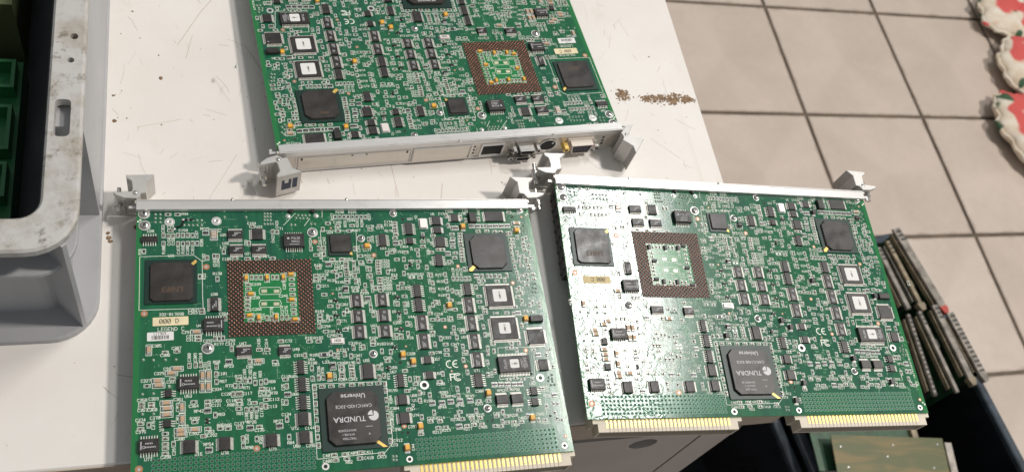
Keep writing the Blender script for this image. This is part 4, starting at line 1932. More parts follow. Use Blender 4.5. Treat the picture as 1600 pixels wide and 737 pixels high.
def silk_mesh():
    rnd = random.Random(3)
    mb = MB()
    Z = 0.075
    W = 0.25

    def frame(u, v, w, d, cut=0):
        x, y = L(u, v)
        p = rect(x - w / 2, y - d / 2, x + w / 2, y + d / 2)
        for i in range(4):
            mb.quad2(p[i], p[(i + 1) % 4], W, Z, 0, W / 2)

    def label(s, u, v, o, h=1.45):
        text(mb, s, *L(u, v), h, 0.23, Z + 0.01, R(90) if o == 'v' else 0.0)
    for ln in PASSIVES.splitlines():
        a = ln.split()
        u, v = float(a[1]), float(a[2])
        b = PBOX[a[0]]
        if b:
            frame(u, v, b[0] if a[3] == 'h' else b[1], b[1] if a[3] == 'h' else b[0])
        if len(a) > 4:
            label(a[4], float(a[5]), float(a[6]), a[7])
    for ln in CHIPS.splitlines():
        a = ln.split()
        if len(a) > 8:
            label(a[8], float(a[9]), float(a[10]), a[11])
        # pads of the chips' footprints
    for ln in SILK_LINES.splitlines():
        a = [float(q) for q in ln.split()]
        mb.quad2(L(*a[:2]), L(*a[2:]), W * 1.05, Z, 0, W / 2)
    label('332-017698', 18.8, 67.0, 'h', 1.5)
    label('LEGEND C', 18.6, 75.6, 'h', 2.0)
    label('U31', 18.6, 31.3, 'h')
    label('U24', 107.0, 17.6, 'h')
    label('U73', 132.2, 148.5, 'h')
    label('U22', 212.0, 100.3, 'h')
    for u, v in ((6.3, 117.0), (13.0, 117.0)):
        pass
    # corner registration squares
    for u, v in ((231.2, 6.6), (232.3, 5.6), (0.9, 9.3), (2.0, 8.3), (231.4, 153.2), (232.4, 154.4)):
        x, y = L(u, v)
        mb.quad2((x - 0.5, y), (x + 0.5, y), 1.0, Z)
    # vertical lettering along the edge and the copyright ring
    for k in range(15):
        u, v = 231.0, 117 + k * 1.35
        for q in range(3):
            x, y = L(u + 0.45 * (q - 1), v + rnd.uniform(-0.2, 0.2))
            mb.quad2((x - 0.15, y), (x + 0.15, y), rnd.uniform(0.4, 0.9), Z)
    x, y = L(231.4, 140.3)
    mb.annulus(x, y, Z, 1.15, 1.4, 0, 18)
    text(mb, 'C', x, y, 1.3, 0.22, Z)
    return mb.mesh('silkscreen', ['silk'])


def emblem_mesh():
    """the CE and FCC approval marks"""
    mb = MB()
    Z = 0.08

    def arc(cu, cv, r, w, a0, a1, n=14):
        x, y = L(cu, cv)
        for k in range(n):
            b0, b1 = R(a0 + (a1 - a0) * k / n), R(a0 + (a1 - a0) * (k + 1) / n)
            p = []
            for b, rr in ((b0, r - w / 2), (b1, r - w / 2), (b1, r + w / 2), (b0, r + w / 2)):
                p.append((x + rr * math.cos(b), y + rr * math.sin(b), Z))
            mb.add(p, [(3, 2, 1, 0)] if a1 < a0 else [(0, 3, 2, 1)][:1], 0)
    # C E
    arc(168.6, 104.2, 2.1, 0.62, 70, 290)
    arc(172.4, 104.2, 2.1, 0.62, 70, 290)
    mb.quad2(L(170.4, 104.2), L(172.6, 104.2), 0.6, Z)
    # F C
    mb.quad2(L(167.9, 109.9), L(167.9, 114.2), 0.7, Z)
    mb.quad2(L(167.6, 110.2), L(171.0, 110.2), 0.7, Z)
    mb.quad2(L(167.9, 112.0), L(170.2, 112.0), 0.6, Z)
    arc(172.2, 112.2, 2.15, 0.6, 40, 320)
    arc(172.2, 112.2, 1.15, 0.5, 40, 320)
    return mb.mesh('approval_marks', ['silk'])


def pins_mesh():
    mb = MB()
    rnd = random.Random(4)
    for u0 in (10.55, 144.6):
        for i in range(32):
            for j in range(5):
                u, v = u0 + 2.54 * i, 146.75 + 2.54 * j
                x, y = L(u, v)
                mb.annulus(x, y, 0.02, 0.70, 1.06, 0, 8, 0.06)
                mb.disc(x, y, 0.05, 0.73, 1, 8)
                h = rnd.uniform(0.15, 0.55)
                ox, oy = rnd.uniform(-0.1, 0.1), rnd.uniform(0.0, 0.2)
                mb.lathe(x + ox - 0.12, y + oy, [(0.24, 0.04), (0.18, h), (0.05, h + 0.12)], 2, 5)
    return mb.mesh('pin_field', ['pin_ring', 'dark', 'solder'])


def solder_mesh():
    mb = MB()
    for ln in SOLDER.splitlines():
        u, v = (float(q) for q in ln.split())
        x, y = L(u, v)
        mb.annulus(x, y, 0.02, 0.3, 0.85, 1, 10, 0.05)
        mb.lathe(x, y, [(0.62, 0.05), (0.5, 0.4), (0.25, 0.75), (0.1, 0.85)], 0, 8)
    return mb.mesh('solder_joints', ['solder', 'via'], True)


def pga_mesh():
    mb = MB()
    c = 18
    for i in range(37):
        for j in range(37):
            if (i + j) % 2:
                continue
            if 6 < i < 30 and 6 < j < 30:
                continue
            x, y = (i - 18) * 1.27, (j - 18) * 1.27
            mb.lathe(x, y, [(0.62, 0.05), (0.55, 0.45), (0.34, 0.8), (0.12, 0.92)], 0, 7)
    me = mb.mesh('socket_pins', ['pga'], True)
    return me


def pga_base_mesh():
    mb = MB()
    a, b = 23.4, 14.9
    for x0, y0, x1, y1 in ((-a, b, a, a), (-a, -a, a, -b), (-a, -b, -b, b), (b, -b, a, b)):
        mb.box(x0, y0, 0.0, x1, y1, 0.055)
    return mb.mesh('processor_socket', ['pga_base'])


def connector(board, u0, u1):
    mb = MB()
    x0, x1 = u0 - 116.675, u1 - 116.675
    y = -79.2
    xi0, xi1 = x0 + 3.0, x1 - 3.0
    mb.box(x0, y - 3.2, -3.4, x1, y + 6.0, -1.62, 0)
    mb.box(xi0, y - 8.2, -3.4, xi1, y - 3.2, -1.62, 0)
    mb.box(xi0, y - 8.2, -12.6, xi1, y - 1.0, -11.2, 0)
    mb.box(xi0, y - 2.0, -11.2, xi1, y + 2.0, -3.4, 1)
    mb.box(xi0, y - 8.2, -11.2, xi0 + 1.4, y - 2.0, -3.4, 0)
    mb.box(xi1 - 1.4, y - 8.2, -11.2, xi1, y - 2.0, -3.4, 0)
    mb.box(x0, y - 3.2, -12.6, xi0, y + 6.0, -3.4, 0)
    mb.box(xi1, y - 3.2, -12.6, x1, y + 6.0, -3.4, 0)
    for k in range(31):
        xx = (x0 + x1) / 2 + (k - 15) * 2.54
        mb.box(xx - 0.13, y - 8.24, -3.0, xx + 0.13, y - 0.9, -1.60, 1)  # thin dark strips paint the shade of the grooves between contacts
    o = build(mb, 'edge_connector', ['conn', 'conn_shade'], board)

    def ct():
        m = MB()
        m.box(-0.72, -2.1, 0.0, 0.72, 2.1, 0.22, 0, 0.12)
        m.box(-0.58, -2.9, 0.0, 0.58, -2.1, 0.12, 0)
        return m.mesh('contact', ['gold'])
    for k in range(32):
        xx = (x0 + x1) / 2 + (k - 15.5) * 2.54
        obj('contact', cached('contact', ct), o, (xx, y - 2.9, -1.62))
    return o


def circuit_board(variant, matrix, label):
    b = thing('circuit_board', label, 'circuit board', 'circuit boards laid out on the table')
    m = Matrix(matrix)
    m.translation *= MM
    b.matrix_world = m
    rnd = random.Random(11 + variant)
    dark = variant == 2
    obj('laminate', cached('substrate', substrate_mesh), b)
    obj('copper_traces', cached('traces', traces_mesh), b, stuff=True)
    obj('via_pads', cached('vias', vias_mesh), b, stuff=True)
    obj('silkscreen', cached('silk', silk_mesh), b, stuff=True)
    obj('approval_marks', cached('emblem', emblem_mesh), b)
    obj('pin_field', cached('pins', pins_mesh), b, stuff=True)
    obj('solder_joints', cached('solder', solder_mesh), b, stuff=True)
    s = obj('processor_socket', cached('pga_base', pga_base_mesh), b, (*L(71.45, 58.5), 0))
    obj('socket_pins', cached('pga', pga_mesh), s, stuff=True)
    def win():
        q = MB()
        q.box(-14.9, -14.9, 0.0, 14.9, 14.9, 0.02)
        return q.mesh('socket_window', ['window_green'])
    obj('socket_window', cached('win', win), s)
    front_panel(b, variant, variant == 3)
    connector(b, 136.4, 234.0)
    connector(b, 3.4, 99.6)

    # small parts
    nth = 0
    for ln in PASSIVES.splitlines():
        a = ln.split()
        ty = a[0]
        u, v = float(a[1]), float(a[2])
        in_pga = 50 < u < 93 and 38 < v < 80
        if ty == 'c' and not in_pga:
            nth += 1
            if nth % 7 == 0:
                ty = 'r'  # listed capacitor, built and named as a resistor at regular intervals
        if ty == 'T' and not in_pga:
            ty = 'B'
        key = (ty, dark and ty in 'TB')
        me = cached(key, lambda: passive_mesh(*key))
        rz = (0 if a[3] == 'h' else math.pi / 2) + rnd.gauss(0, 0.025)
        obj(PNAME[ty], me, b, (*L(u + rnd.gauss(0, 0.05), v + rnd.gauss(0, 0.05)), 0), rz)
    for ln in PADS.splitlines():
        u, v = (float(q) for q in ln.split())

        def padm():
            q = MB()
            q.box(-1.6, -1.1, 0.0, 1.6, 1.1, 0.14, 0, 0.25)
            return q.mesh('solder_pad', ['gold_pad'])
        obj('solder_pad', cached('padm', padm), b, (*L(u, v), 0))

    # chips
    for ln in CHIPS.splitlines():
        a = ln.split()
        kind = a[0]
        u, v, w, d, h = (float(q) for q in a[1:6])
        ref = a[8] if len(a) > 8 else ''
        key = ('chip', kind, w, d, h)
        o = obj(kind, cached(key, lambda: chip_mesh(kind, w, d, h)), b, (*L(u, v), 0))
        if a[6] != '-':
            key = ('leads', w, d, h, a[6], a[7])
            obj('leads', cached(key, lambda: leads_mesh(w, d, h, a[6], float(a[7]))), o)
        key = ('marking', kind, w, d, ref)
        mk = cached(key, lambda: marking(kind, w, d, h, ref))
        if mk:
            obj('marking', mk, o)
        if kind in ('gate_array_chip', 'flash_chip'):
            s = 3.3 if kind == 'flash_chip' else (4.1 if variant == 1 and v > 70 else 4.7)
            if variant == 1:
                s -= 0.6

            def lab():
                q = MB()
                q.prism(rrect(-s, -s, s, s, 0.8, 3), h, h + 0.08, 0)
                text(q, '1000-2' if kind != 'flash_chip' else '1-001', 0, 0, 0.9, 0.2, h + 0.1, R(90) if kind != 'flash_chip' else 0, 1)
                return q.mesh('chip_label', ['paper', 'ink_black'])
            obj('chip_label', cached(('lab', kind, s, h), lab), o)
        if kind == 'controller_chip' and h < 1.65 and w > 8:
            def dot():
                q = MB()
                q.disc(w * 0.36, d * 0.34, h + 0.02, 0.45, 0, 12)
                return q.mesh('pin_mark', ['ink_grey'])
            obj('pin_mark', cached(('dot', w), dot), o)

    # big square packages
    o, lid = bga(b, 'network_chip', 5.1, 34.1, 32.1, 61.0, 7.4, 35.9, 30.2, 60.0, 2.0, 0.75, 2.0,
                 [(9.2, 9.6), (12.8, 13.3), (13.4, 12.2), (13.4, 11.4), (10.4, 8.6)])
    if variant != 3:
        me = cached('lnif', lambda: font_mesh('LNIF3', 4.6, 'ink_faint', 0.12))
    else:
        me = cached('cinf', lambda: font_mesh('LNIF', 4.4, 'ink_faint', 0.12))
    obj('lid_lettering', me, lid, (0.4, -5.0, 2.03), math.pi)
    o, lid = bga(b, 'chipset_chip', 188.1, 19.7, 215.5, 46.1, 190.7, 21.7, 212.9, 44.9, 3.6, 0.75, 2.1,
                 [(-13.4, -12.9), (-11.6, -12.9), (-8.8, -9.8), (-10.2, -8.6), (-13.4, -11.4)])
    if variant == 3:
        obj('lid_lettering', cached('intel', lambda: font_mesh('intel', 3.2, 'ink_faint', 0.1)), lid, (-1.5, 7.0, 2.13), math.pi)
    o, lid = bga(b, 'bridge_chip', 93.9, 114.4, 129.1, 149.6, 97.2, 117.2, 125.7, 147.4, 3.6, 0.85, 2.6,
                 [(11.6, -12.9), (16.9, -17.3), (14.6, -17.4), (10.6, -14.2)],
                 label='large square bridge chip with white lettering and a gold corner arrow')
    zt = 2.63
    ser = ('TMC738A', '0Y0108.1', '36NXE20438') if variant == 1 else ('TW711J40', '0AH121.1', '36N0000138')
    pn = 'CA91C142D-33CE' if variant != 2 else 'CA91C142B-33CE'
    obj('lid_lettering', cached('uni', lambda: font_mesh('Universe', 3.7, 'ink_white', 0.03)), lid, (0.4, 12.0, zt), math.pi)
    obj('lid_lettering', cached(pn, lambda: font_mesh(pn, 2.5, 'ink_white', 0.0)), lid, (0.4, 6.2, zt), math.pi)
    obj('lid_lettering', cached('tundra', lambda: font_mesh('TUNDRA', 4.2, 'ink_white', 0.02)), lid, (-2.3, -0.9, zt), math.pi)
    for k, s in enumerate(ser):
        obj('lid_lettering', cached(s, lambda: font_mesh(s, 1.75, 'ink_grey', 0.02)), lid, (-3.2 - 0.4 * k, -11.5 + 2.2 * k, zt), math.pi)

    def logo():
        q = MB()
        for a0, a1, ox, oy in ((95, 355, 0, 0), (5, 85, 0.35, 0.35)):
            n = 16
            pts = [(ox, oy)] + [(ox + 2.75 * math.cos(R(a0 + (a1 - a0) * k / n)), oy + 2.75 * math.sin(R(a0 + (a1 - a0) * k / n))) for k in range(n + 1)]
            q.add([(x, y, 0) for x, y in pts], [(0, k, k + 1) for k in range(1, n + 1)], 0)
        return q.mesh('lid_emblem', ['ink_white'])
    obj('lid_emblem', cached('logo', logo), lid, (10.6, 0.2, zt), math.pi * 0.5)

    def small():
        q = MB()
        for k in range(6):
            q.quad2((k * 0.62, 0), (k * 0.62 + 0.4, 0), 0.5, 0)
        q.add([(1.0, -4.4, 0), (2.2, -4.4, 0), (1.6, -3.4, 0)], [(0, 1, 2)])
        return q.mesh('lid_print', ['ink_grey'])
    obj('lid_print', cached('small', small), lid, (6.0, -5.6, zt))
    bga(b, 'clock_chip', 105.1, 19.0, 119.1, 33.5, 106.2, 19.9, 118.4, 31.8, 0.8, 0.6, 1.7,
        [(5.2, -6.4), (6.9, -7.2), (6.9, -5.2), (6.0, -4.8)])

    # crystals
    def xtal(w, d):
        q = MB()
        q.prism(rrect(-w / 2, -d / 2, w / 2, d / 2, 0.5, 3), 0.2, 1.4, 0, 0.1, ch=0.15)
        q.prism(rrect(-w / 2 - .5, -d / 2 - .3, w / 2 + .5, d / 2 + .3, 0.4, 3), 0.0, 0.25, 1)
        return q.mesh('crystal', ['crystal_can', 'solder'])
    o = obj('crystal', cached('x1', lambda: xtal(7.0, 3.2)), b, (*L(106.2, 87.1), 0))

    def xp():
        q = MB()
        text(q, '1026', 0, 0, 1.2, 0.24, 1.43)
        return q.mesh('crystal_print', ['ink_black'])
    obj('crystal_print', cached('xp', xp), o)
    obj('crystal', cached('x2', lambda: xtal(4.6, 6.6)), b, (*L(163.8, 12.4), 0))

    # hardware
    for ln in SCREWS.splitlines():
        u, v, dia = (float(q) for q in ln.split())
        o = obj('screw', cached(('screw', dia), lambda: screw_mesh(dia)), b, (*L(u, v), 0), rnd.uniform(0, 1.5))
        obj('washer', cached(('washer', dia), lambda: washer_mesh(dia)), o)
    for ln in RIVETS.splitlines():
        u, v, dia = (float(q) for q in ln.split())
        obj('rivet', cached(('rivet', dia), lambda: rivet_mesh(dia)), b, (*L(u, v), 0))
    for ln in RINGS.splitlines():
        u, v, dia = (float(q) for q in ln.split())

        def rg():
            q = MB()
            q.annulus(0, 0, 0.02, dia * 0.27, dia * 0.5, 0, 22, 0.1)
            q.disc(0, 0, 0.03, dia * 0.28, 1, 16)  # black disc paints the darkness of the hole
            return q.mesh('mounting_hole', ['ring', 'dark'])
        obj('mounting_hole', cached(('ring', dia), rg), b, (*L(u, v), 0))
    for ln in FIDUCIALS.splitlines():
        u, v, dia = (float(q) for q in ln.split())

        def fd():
            q = MB()
            q.annulus(0, 0, 0.01, dia * 0.19, dia * 0.5, 0, 18, 0.05)
            q.disc(0, 0, 0.09, dia * 0.2, 1, 12)
            return q.mesh('fiducial', ['copper', 'solder'])
        obj('fiducial', cached(('fid', dia), fd), b, (*L(u, v), 0))
    for ln in HOLES.splitlines():
        u, v, dia = (float(q) for q in ln.split())

        def hl():
            q = MB()
            q.annulus(0, 0, 0.02, dia * 0.5, dia * 0.62, 1, 14, 0.03)
            q.disc(0, 0, 0.03, dia * 0.5, 0, 14)  # hole darkness painted as a flat black disc
            return q.mesh('tooling_hole', ['dark', 'trace'])
        obj('tooling_hole', cached(('hole', dia), hl), b, (*L(u, v), 0))

    # plastic pegs of the network socket, coming through from below
    for u, v in ((85.0, 3.3), (97.8, 3.4)):
        def peg():
            q = MB()
            q.lathe(0, 0, [(1.35, 0), (1.3, 1.3), (0.9, 1.9)], 0, 14)
            return q.mesh('socket_peg', ['plastic'])
        obj('socket_peg', cached('peg', peg), b, (*L(u, v), 0))
    for u, v in ((83.4, 6.4), (99.7, 6.2)):
        def bl():
            q = MB()
            q.annulus(0, 0, 0.02, 0.6, 1.5, 0, 14, 0.1)
            q.lathe(0, 0, [(1.2, 0.1), (1.0, 0.55), (0.5, 0.8)], 0, 12)
            return q.mesh('shield_tab', ['solder'])
        obj('shield_tab', cached('shield', bl), b, (*L(u, v), 0))

    # repair wire on the first board
    if variant == 1:
        q = MB()
        pts = [(19.9, 14.2), (21.6, 13.3), (23.4, 12.8), (24.6, 11.4), (25.0, 9.6), (26.2, 8.7), (28.2, 8.6), (30.6, 8.5)]
        for p0, p1 in zip(pts, pts[1:]):
            a, c = Vector(L(*p0)), Vector(L(*p1))
            d = (c - a).normalized()
            n = Vector((-d.y, d.x))
            ring = []
            for pt in (a - d * 0.2, c + d * 0.2):
                for k in range(6):
                    t = 2 * math.pi * k / 6
                    ring.append((pt.x + n.x * 0.45 * math.cos(t), pt.y + n.y * 0.45 * math.cos(t), 0.8 + 0.45 * math.sin(t)))
            q.add(ring, [(k, (k + 1) % 6, 6 + (k + 1) % 6, 6 + k) for k in range(6)])
        build(q, 'repair_wire', ['jumper'], b, label='short black jumper wire soldered across two rows of pins')
        for u, v in ((24.9, 8.7), (27.6, 8.4), (20.0, 14.4)):
            q = MB()
            q.lathe(*L(u, v), [(1.1, 0.05), (0.95, 0.7), (0.5, 1.1)], 0, 10)
            build(q, 'solder_blob', ['solder'], b, True)

    # stickers
    def sticker(w, d, mat, lines, bar=False, sq=False):
        q = MB()
        q.prism(rrect(-w / 2, -d / 2, w / 2, d / 2, 0.4, 3), 0.06, 0.16, 0)
        for s, x, y, hh, rot in lines:
            text(q, s, x, y, hh, hh * 0.15, 0.18, rot, 1)
        if bar:
            x = -w / 2 + 2.4
            r = random.Random(2)
            while x < w / 2 - 2.4:
                bw = r.choice((0.18, 0.3, 0.45))
                q.quad2((x, -d / 2 + 0.8), (x, d / 2 - 2.0), bw, 0.18, 1)
                x += bw + r.choice((0.2, 0.32))
        return q.mesh('sticker', [mat, 'ink_black'])
    if variant == 1:
        o = obj('sticker', sticker(18.2, 5.0, 'paper_yellow', [('000 D', -0.8, 0.1, 2.4, 0)]), b, (*L(18.4, 71.1), 0), R(0.5), label='pale yellow revision sticker printed 000 D')
        o = obj('sticker', sticker(13.4, 5.0, 'paper', [('111959', -0.4, 1.5, 1.3, 0)], True), b, (*L(13.3, 79.7), 0), R(0.8), label='white sticker with a barcode and 111959')
    elif variant == 2:
        obj('sticker', sticker(18.2, 5.0, 'paper_tan', [('000 C', 0.8, 0.1, 2.2, math.pi)]), b, (*L(18.9, 70.6), 0), R(0.5), label='tan revision sticker printed 000 C upside down')
        mb = MB()
        mb.box(-116.9, 14, -11.5, -110.5, 76, -1.7, 0)
        for k in range(8):
            mb.lathe(-116.2, 18 + k * 7.6, [(1.5, -11.2), (1.5, -4.0)], 0, 10)
        build(mb, 'side_connector', ['plastic'], b)
    else:
        obj('sticker', sticker(18.0, 5.0, 'paper_yellow', [('000 C', 0.6, 0.1, 2.2, 0)]), b, (*L(18.6, 70.8), 0), R(0.5), label='pale yellow revision sticker')
        obj('sticker', sticker(13.4, 5.0, 'paper', [('111', -0.4, 1.5, 1.2, 0)], True), b, (*L(15.0, 80.6), 0), R(0.8), label='white sticker with a barcode')
    # unseen filler block, added beneath the board so the gap stays dark, not empty
    if variant != 2:
        mb = MB()
        mb.box(-60, -40, -15.2, 50, 45, -1.62, 0)
        build(mb, 'hidden_filler', ['plastic'], b)
    return b


M['pin_ring'] = simple('pin_ring_mask', (0.10, 0.30, 0.18), 0.3, 0.1)
M['window_green'] = simple('window_mask', (0.018, 0.19, 0.058), 0.16, var=0.15, vscale=300)
M['gold_pad'] = simple('gold_pad', (0.74, 0.70, 0.50), 0.3, 0.6)
M['crystal_can'] = simple('crystal_can', (0.82, 0.76, 0.72), 0.33, 0.3)
M['paper_tan'] = simple('label_paper_tan', (0.55, 0.44, 0.22), 0.5, var=0.08, vscale=200)

PASSIVES += '\n' + '\n'.join(fill_parts())

circuit_board(1, ((0.99997, 0.00805, 0.00087, 81.55278), (-0.00804, 0.99992, -0.00999, 222.10947), (-0.00095, 0.00998, 0.99995, 17.10125), (0, 0, 0, 1)),
              'green circuit board beside the grey crate, with a yellow 000 D sticker and a barcode')
circuit_board(2, ((0.99797, 0.06352, -0.00554, 331.7011), (-0.06366, 0.99753, -0.02964, 231.49646), (0.00364, 0.02993, 0.99955, 17.68112), (0, 0, 0, 1)),
              'green circuit board overhanging the table corner, with black capacitors and a tan sticker')
circuit_board(3, ((-0.99579, 0.09149, -0.00502, 153.93455), (-0.09161, -0.99522, 0.03391, 431.31313), (-0.00189, 0.03422, 0.99941, 16.55242), (0, 0, 0, 1)),
              'green circuit board turned the other way round, showing the metal front panel with its sockets')

# ------------------------------------------------------------------ setting: floor of tiles
FZ = -890.5
mb = MB()
mb.box(-6000, -6000, FZ - 12, 9000, 9000, FZ - 4, 0)
floor = build(mb, 'floor', ['grout'])
floor['kind'] = 'structure'


def tile_mesh():
    m = MB()
    m.prism(rect(-146.2, -146.2, 146.2, 146.2), -8, 0, 0, 0.0, ch=1.2)
    return m.mesh('tile', ['tile'])


trnd = random.Random(8)
tm = tile_mesh()
for i in range(-5, 7):
    for j in range(-6, 7):
        if not (200 < 1372.3 + 300 * i < 3100 and -700 < 919.2 + 300 * j < 2700):
            continue
        obj('tile', tm, floor, (1372.3 + 300 * i, 916.0 + 300 * j, FZ + trnd.uniform(-0.5, 0.5)), trnd.choice((0, 1, 2, 3)) * math.pi / 2)

# ------------------------------------------------------------------ workbench
wb = thing('workbench', 'scratched white topped bench with a grey front, carrying the three circuit boards', 'workbench')
mb = MB()
mb.prism(rect(-900, 161.2, 358.7, 1700), -30, 0, 0, 0.0, ch=0.8)
top = build(mb, 'table_top', ['table'], wb)
mb = MB()
mb.box(-900, 160.4, -29.6, 358.3, 161.3, -0.9)
build(mb, 'edge_band', ['table_edge'], wb)
mb = MB()
mb.box(-900, 175, -885, 335, 1690, -30.2)
mb.box(-900, 160, -885, 309, 175, -34.0 - 400)      # lower front
cab = build(mb, 'cabinet', ['cabinet'], wb)
mb = MB()
mb.box(311.5, 160, -885, 335, 174.9, -30.3)
build(mb, 'side_post', ['cabinet'], wb)
mb = MB()
hx, hz, hr = 271.0, -48.0, 9.5
# drawer front with a round finger hole
x0, x1, z0, z1 = -600, 308.5, -330, -32.5
angs = sorted([2 * math.pi * k / 28 for k in range(28)] + [math.atan2(cz - hz, cx - hx) % (2 * math.pi) for cx in (x0, x1) for cz in (z0, z1)])
NA = len(angs)
pts = [(hx + hr * math.cos(a), hz + hr * math.sin(a)) for a in angs]
outer = []
for a in angs:
    c, s = math.cos(a), math.sin(a)
    t = min((x1 - hx) / c if c > 1e-6 else 1e9, (x0 - hx) / c if c < -1e-6 else 1e9, (z1 - hz) / s if s > 1e-6 else 1e9, (z0 - hz) / s if s < -1e-6 else 1e9)
    outer.append((hx + c * t, hz + s * t))
vs = [(x, 159.5, z) for x, z in pts] + [(x, 159.5, z) for x, z in outer] + [(x, 171.5, z) for x, z in pts]
fs = []
for k in range(NA):
    n = (k + 1) % NA
    fs += [(k, n, NA + n, NA + k), (k, 2 * NA + k, 2 * NA + n, n)]
mb.add(vs, fs, 0)
for (xa, za, xb, zb) in ((x1, z0, x1, z1), (x0, z1, x1, z1)):
    mb.add([(xa, 159.5, za), (xb, 159.5, zb), (xb, 171.5, zb), (xa, 171.5, za)], [(0, 1, 2, 3)], 0)
build(mb, 'drawer_front', ['cabinet'], wb)
mb = MB()
mb.box(x0, 172.2, z0, 309, 174.6, z1)
build(mb, 'drawer_back', ['dark'], wb)

# long scratches and marks on the laminate
srnd = random.Random(21)
mb = MB()


def scratch(pts, w):
    for a, b in zip(pts, pts[1:]):
        mb.quad2(a, b, w, 0.06, 0, w * 0.3)


SCR = (((26, 503), (2, 466), (-12, 437)), ((-3, 446), (-7, 427)), ((30, 440), (44, 410), (50, 380), (60, 330)), ((-36, 372), (-10, 378)), ((56, 420), (74, 380), (98, 352)),
       ((5, 320), (22, 352)), ((60, 318), (66, 300)), ((-30, 250), (-20, 190)), ((-44, 210), (10, 196)), ((120, 320), (118, 348)), ((226, 392), (262, 404)), ((150, 330), (148, 318)))
for s in SCR:
    scratch([(x + srnd.uniform(-.6, .6), y + srnd.uniform(-.6, .6)) for x, y in s], srnd.uniform(0.2, 0.4))
for k in range(330):
    x, y = srnd.uniform(-50, 350), srnd.uniform(165, 560)
    a = srnd.gauss(R(110), 0.7)
    l = abs(srnd.gauss(0, 9)) + 2
    pts = [(x, y)]
    for q in range(3):
        a += srnd.gauss(0, 0.12)
        pts.append((pts[-1][0] + l / 3 * math.cos(a), pts[-1][1] + l / 3 * math.sin(a)))
    scratch(pts, srnd.uniform(0.1, 0.26))
build(mb, 'scratches', ['scratch'], wb, stuff=True)

# crumbs and the crumbly patch of old glue
mb = MB()


def crumb(m, x, y, r):
    n = srnd.choice((5, 6, 7))
    a0 = srnd.uniform(0, 6)
    base = [(x + r * srnd.uniform(.6, 1.2) * math.cos(a0 + 6.283 * k / n), y + r * srnd.uniform(.6, 1.2) * math.sin(a0 + 6.283 * k / n), 0.05) for k in range(n)]
    m.add(base + [(x, y, 0.05 + r * srnd.uniform(.05, .22))], [(k, (k + 1) % n, n) for k in range(n)], 0)


blobs = [(srnd.gauss(297, 3.5), srnd.gauss(406.5, 2.2), srnd.uniform(1, 2.2)) for k in range(8)] + [(srnd.uniform(311, 355), srnd.gauss(404, 1.6), srnd.uniform(1.2, 3.2)) for k in range(26)]
for k in range(900):
    bx, by, br = srnd.choice(blobs)
    crumb(mb, bx + srnd.gauss(0, br), by + srnd.gauss(0, br * 0.75), abs(srnd.gauss(0, 0.45)) + 0.3)
cr = build(mb, 'glue_patch', ['grit'], stuff=True)
cr['label'] = 'crumbly brown glue residue on the white table near its right edge'
cr['category'] = 'glue residue'
mb = MB()
CRUMBS = ((-50.5, 395.2, 1.1), (-49.3, 375.8, 1.6), (-42.2, 378.1, 0.7), (-45.6, 399, 0.5), (-35.4, 441.9, 0.6), (-40.2, 464.1, 0.9), (-46.9, 444.9, 0.5), (-22.8, 409.8, 1.4), (-24, 428.3, 0.6), (-36.2, 300.5, 1.8), (-50.5, 294, 1.9), (-49.5, 291.5, 1.5), (-51, 297, 1.3))
for x, y, r in CRUMBS:
    crumb(mb, x, y, r)
for k in range(120):
    crumb(mb, srnd.uniform(-50, 350), srnd.uniform(165, 560), abs(srnd.gauss(0, 0.22)) + 0.12)
cr = build(mb, 'crumbs', ['grit'], stuff=True)
cr['label'] = 'tiny dark crumbs scattered over the white table top'
cr['category'] = 'crumbs'

# ------------------------------------------------------------------ grey crate on the table
CX, CY, CH = -54.0, 230.0, 98.0
ct = thing('storage_crate', 'grey white plastic storage crate with a dirty rim, left of the boards', 'crate', loc=(0, 0, 0))
XL, YT = -420.0, 660.0


def ring_solid(m, outer, inner, z0, z1, mi=0, ch=0.0):
    n = len(outer)
    vs = [(x, y, z) for p, z in ((outer, z0), (outer, z1 - ch), (inset_ring(outer, ch), z1), (inset_ring(inner, -ch), z1), (inner, z1 - ch), (inner, z0)) for x, y in p]
    for q in range(5):
        m.add([], [], mi)
    fs = []
    for q in range(5):
        for k in range(n):
            fs.append((q * n + k, q * n + (k + 1) % n, (q + 1) * n + (k + 1) % n, (q + 1) * n + k))
    fs += [(5 * n + k, 5 * n + (k + 1) % n, (k + 1) % n, k) for k in range(n)]
    m.add(vs, fs, mi)


def inset_ring(p, d):
    if not d:
        return p
    n = len(p)
    out = []
    for k in range(n):
        a, b, c = Vector(p[k - 1]), Vector(p[k]), Vector(p[(k + 1) % n])
        t = (c - a).normalized()
        out.append((b.x - t.y * d, b.y + t.x * d))
    return out


mb = MB()
ro = rrect(XL, CY + 2, CX - 0.5, YT, 22, 7)
ri = rrect(XL + 16, CY + 20, CX - 17, YT - 16, 10, 7)
# the rim is built in strips so that the hand slot and the two round holes on its right side stay open
ring_solid(mb, ro, ri, CH - 5, CH, 0, 1.2)
rim = build(mb, 'rim', ['rim'], ct)
bm_cut = []


def cutter(poly, z0, z1):
    m = MB()
    m.prism(ccw(poly), z0, z1)
    return m.mesh('cut', ['rim'])


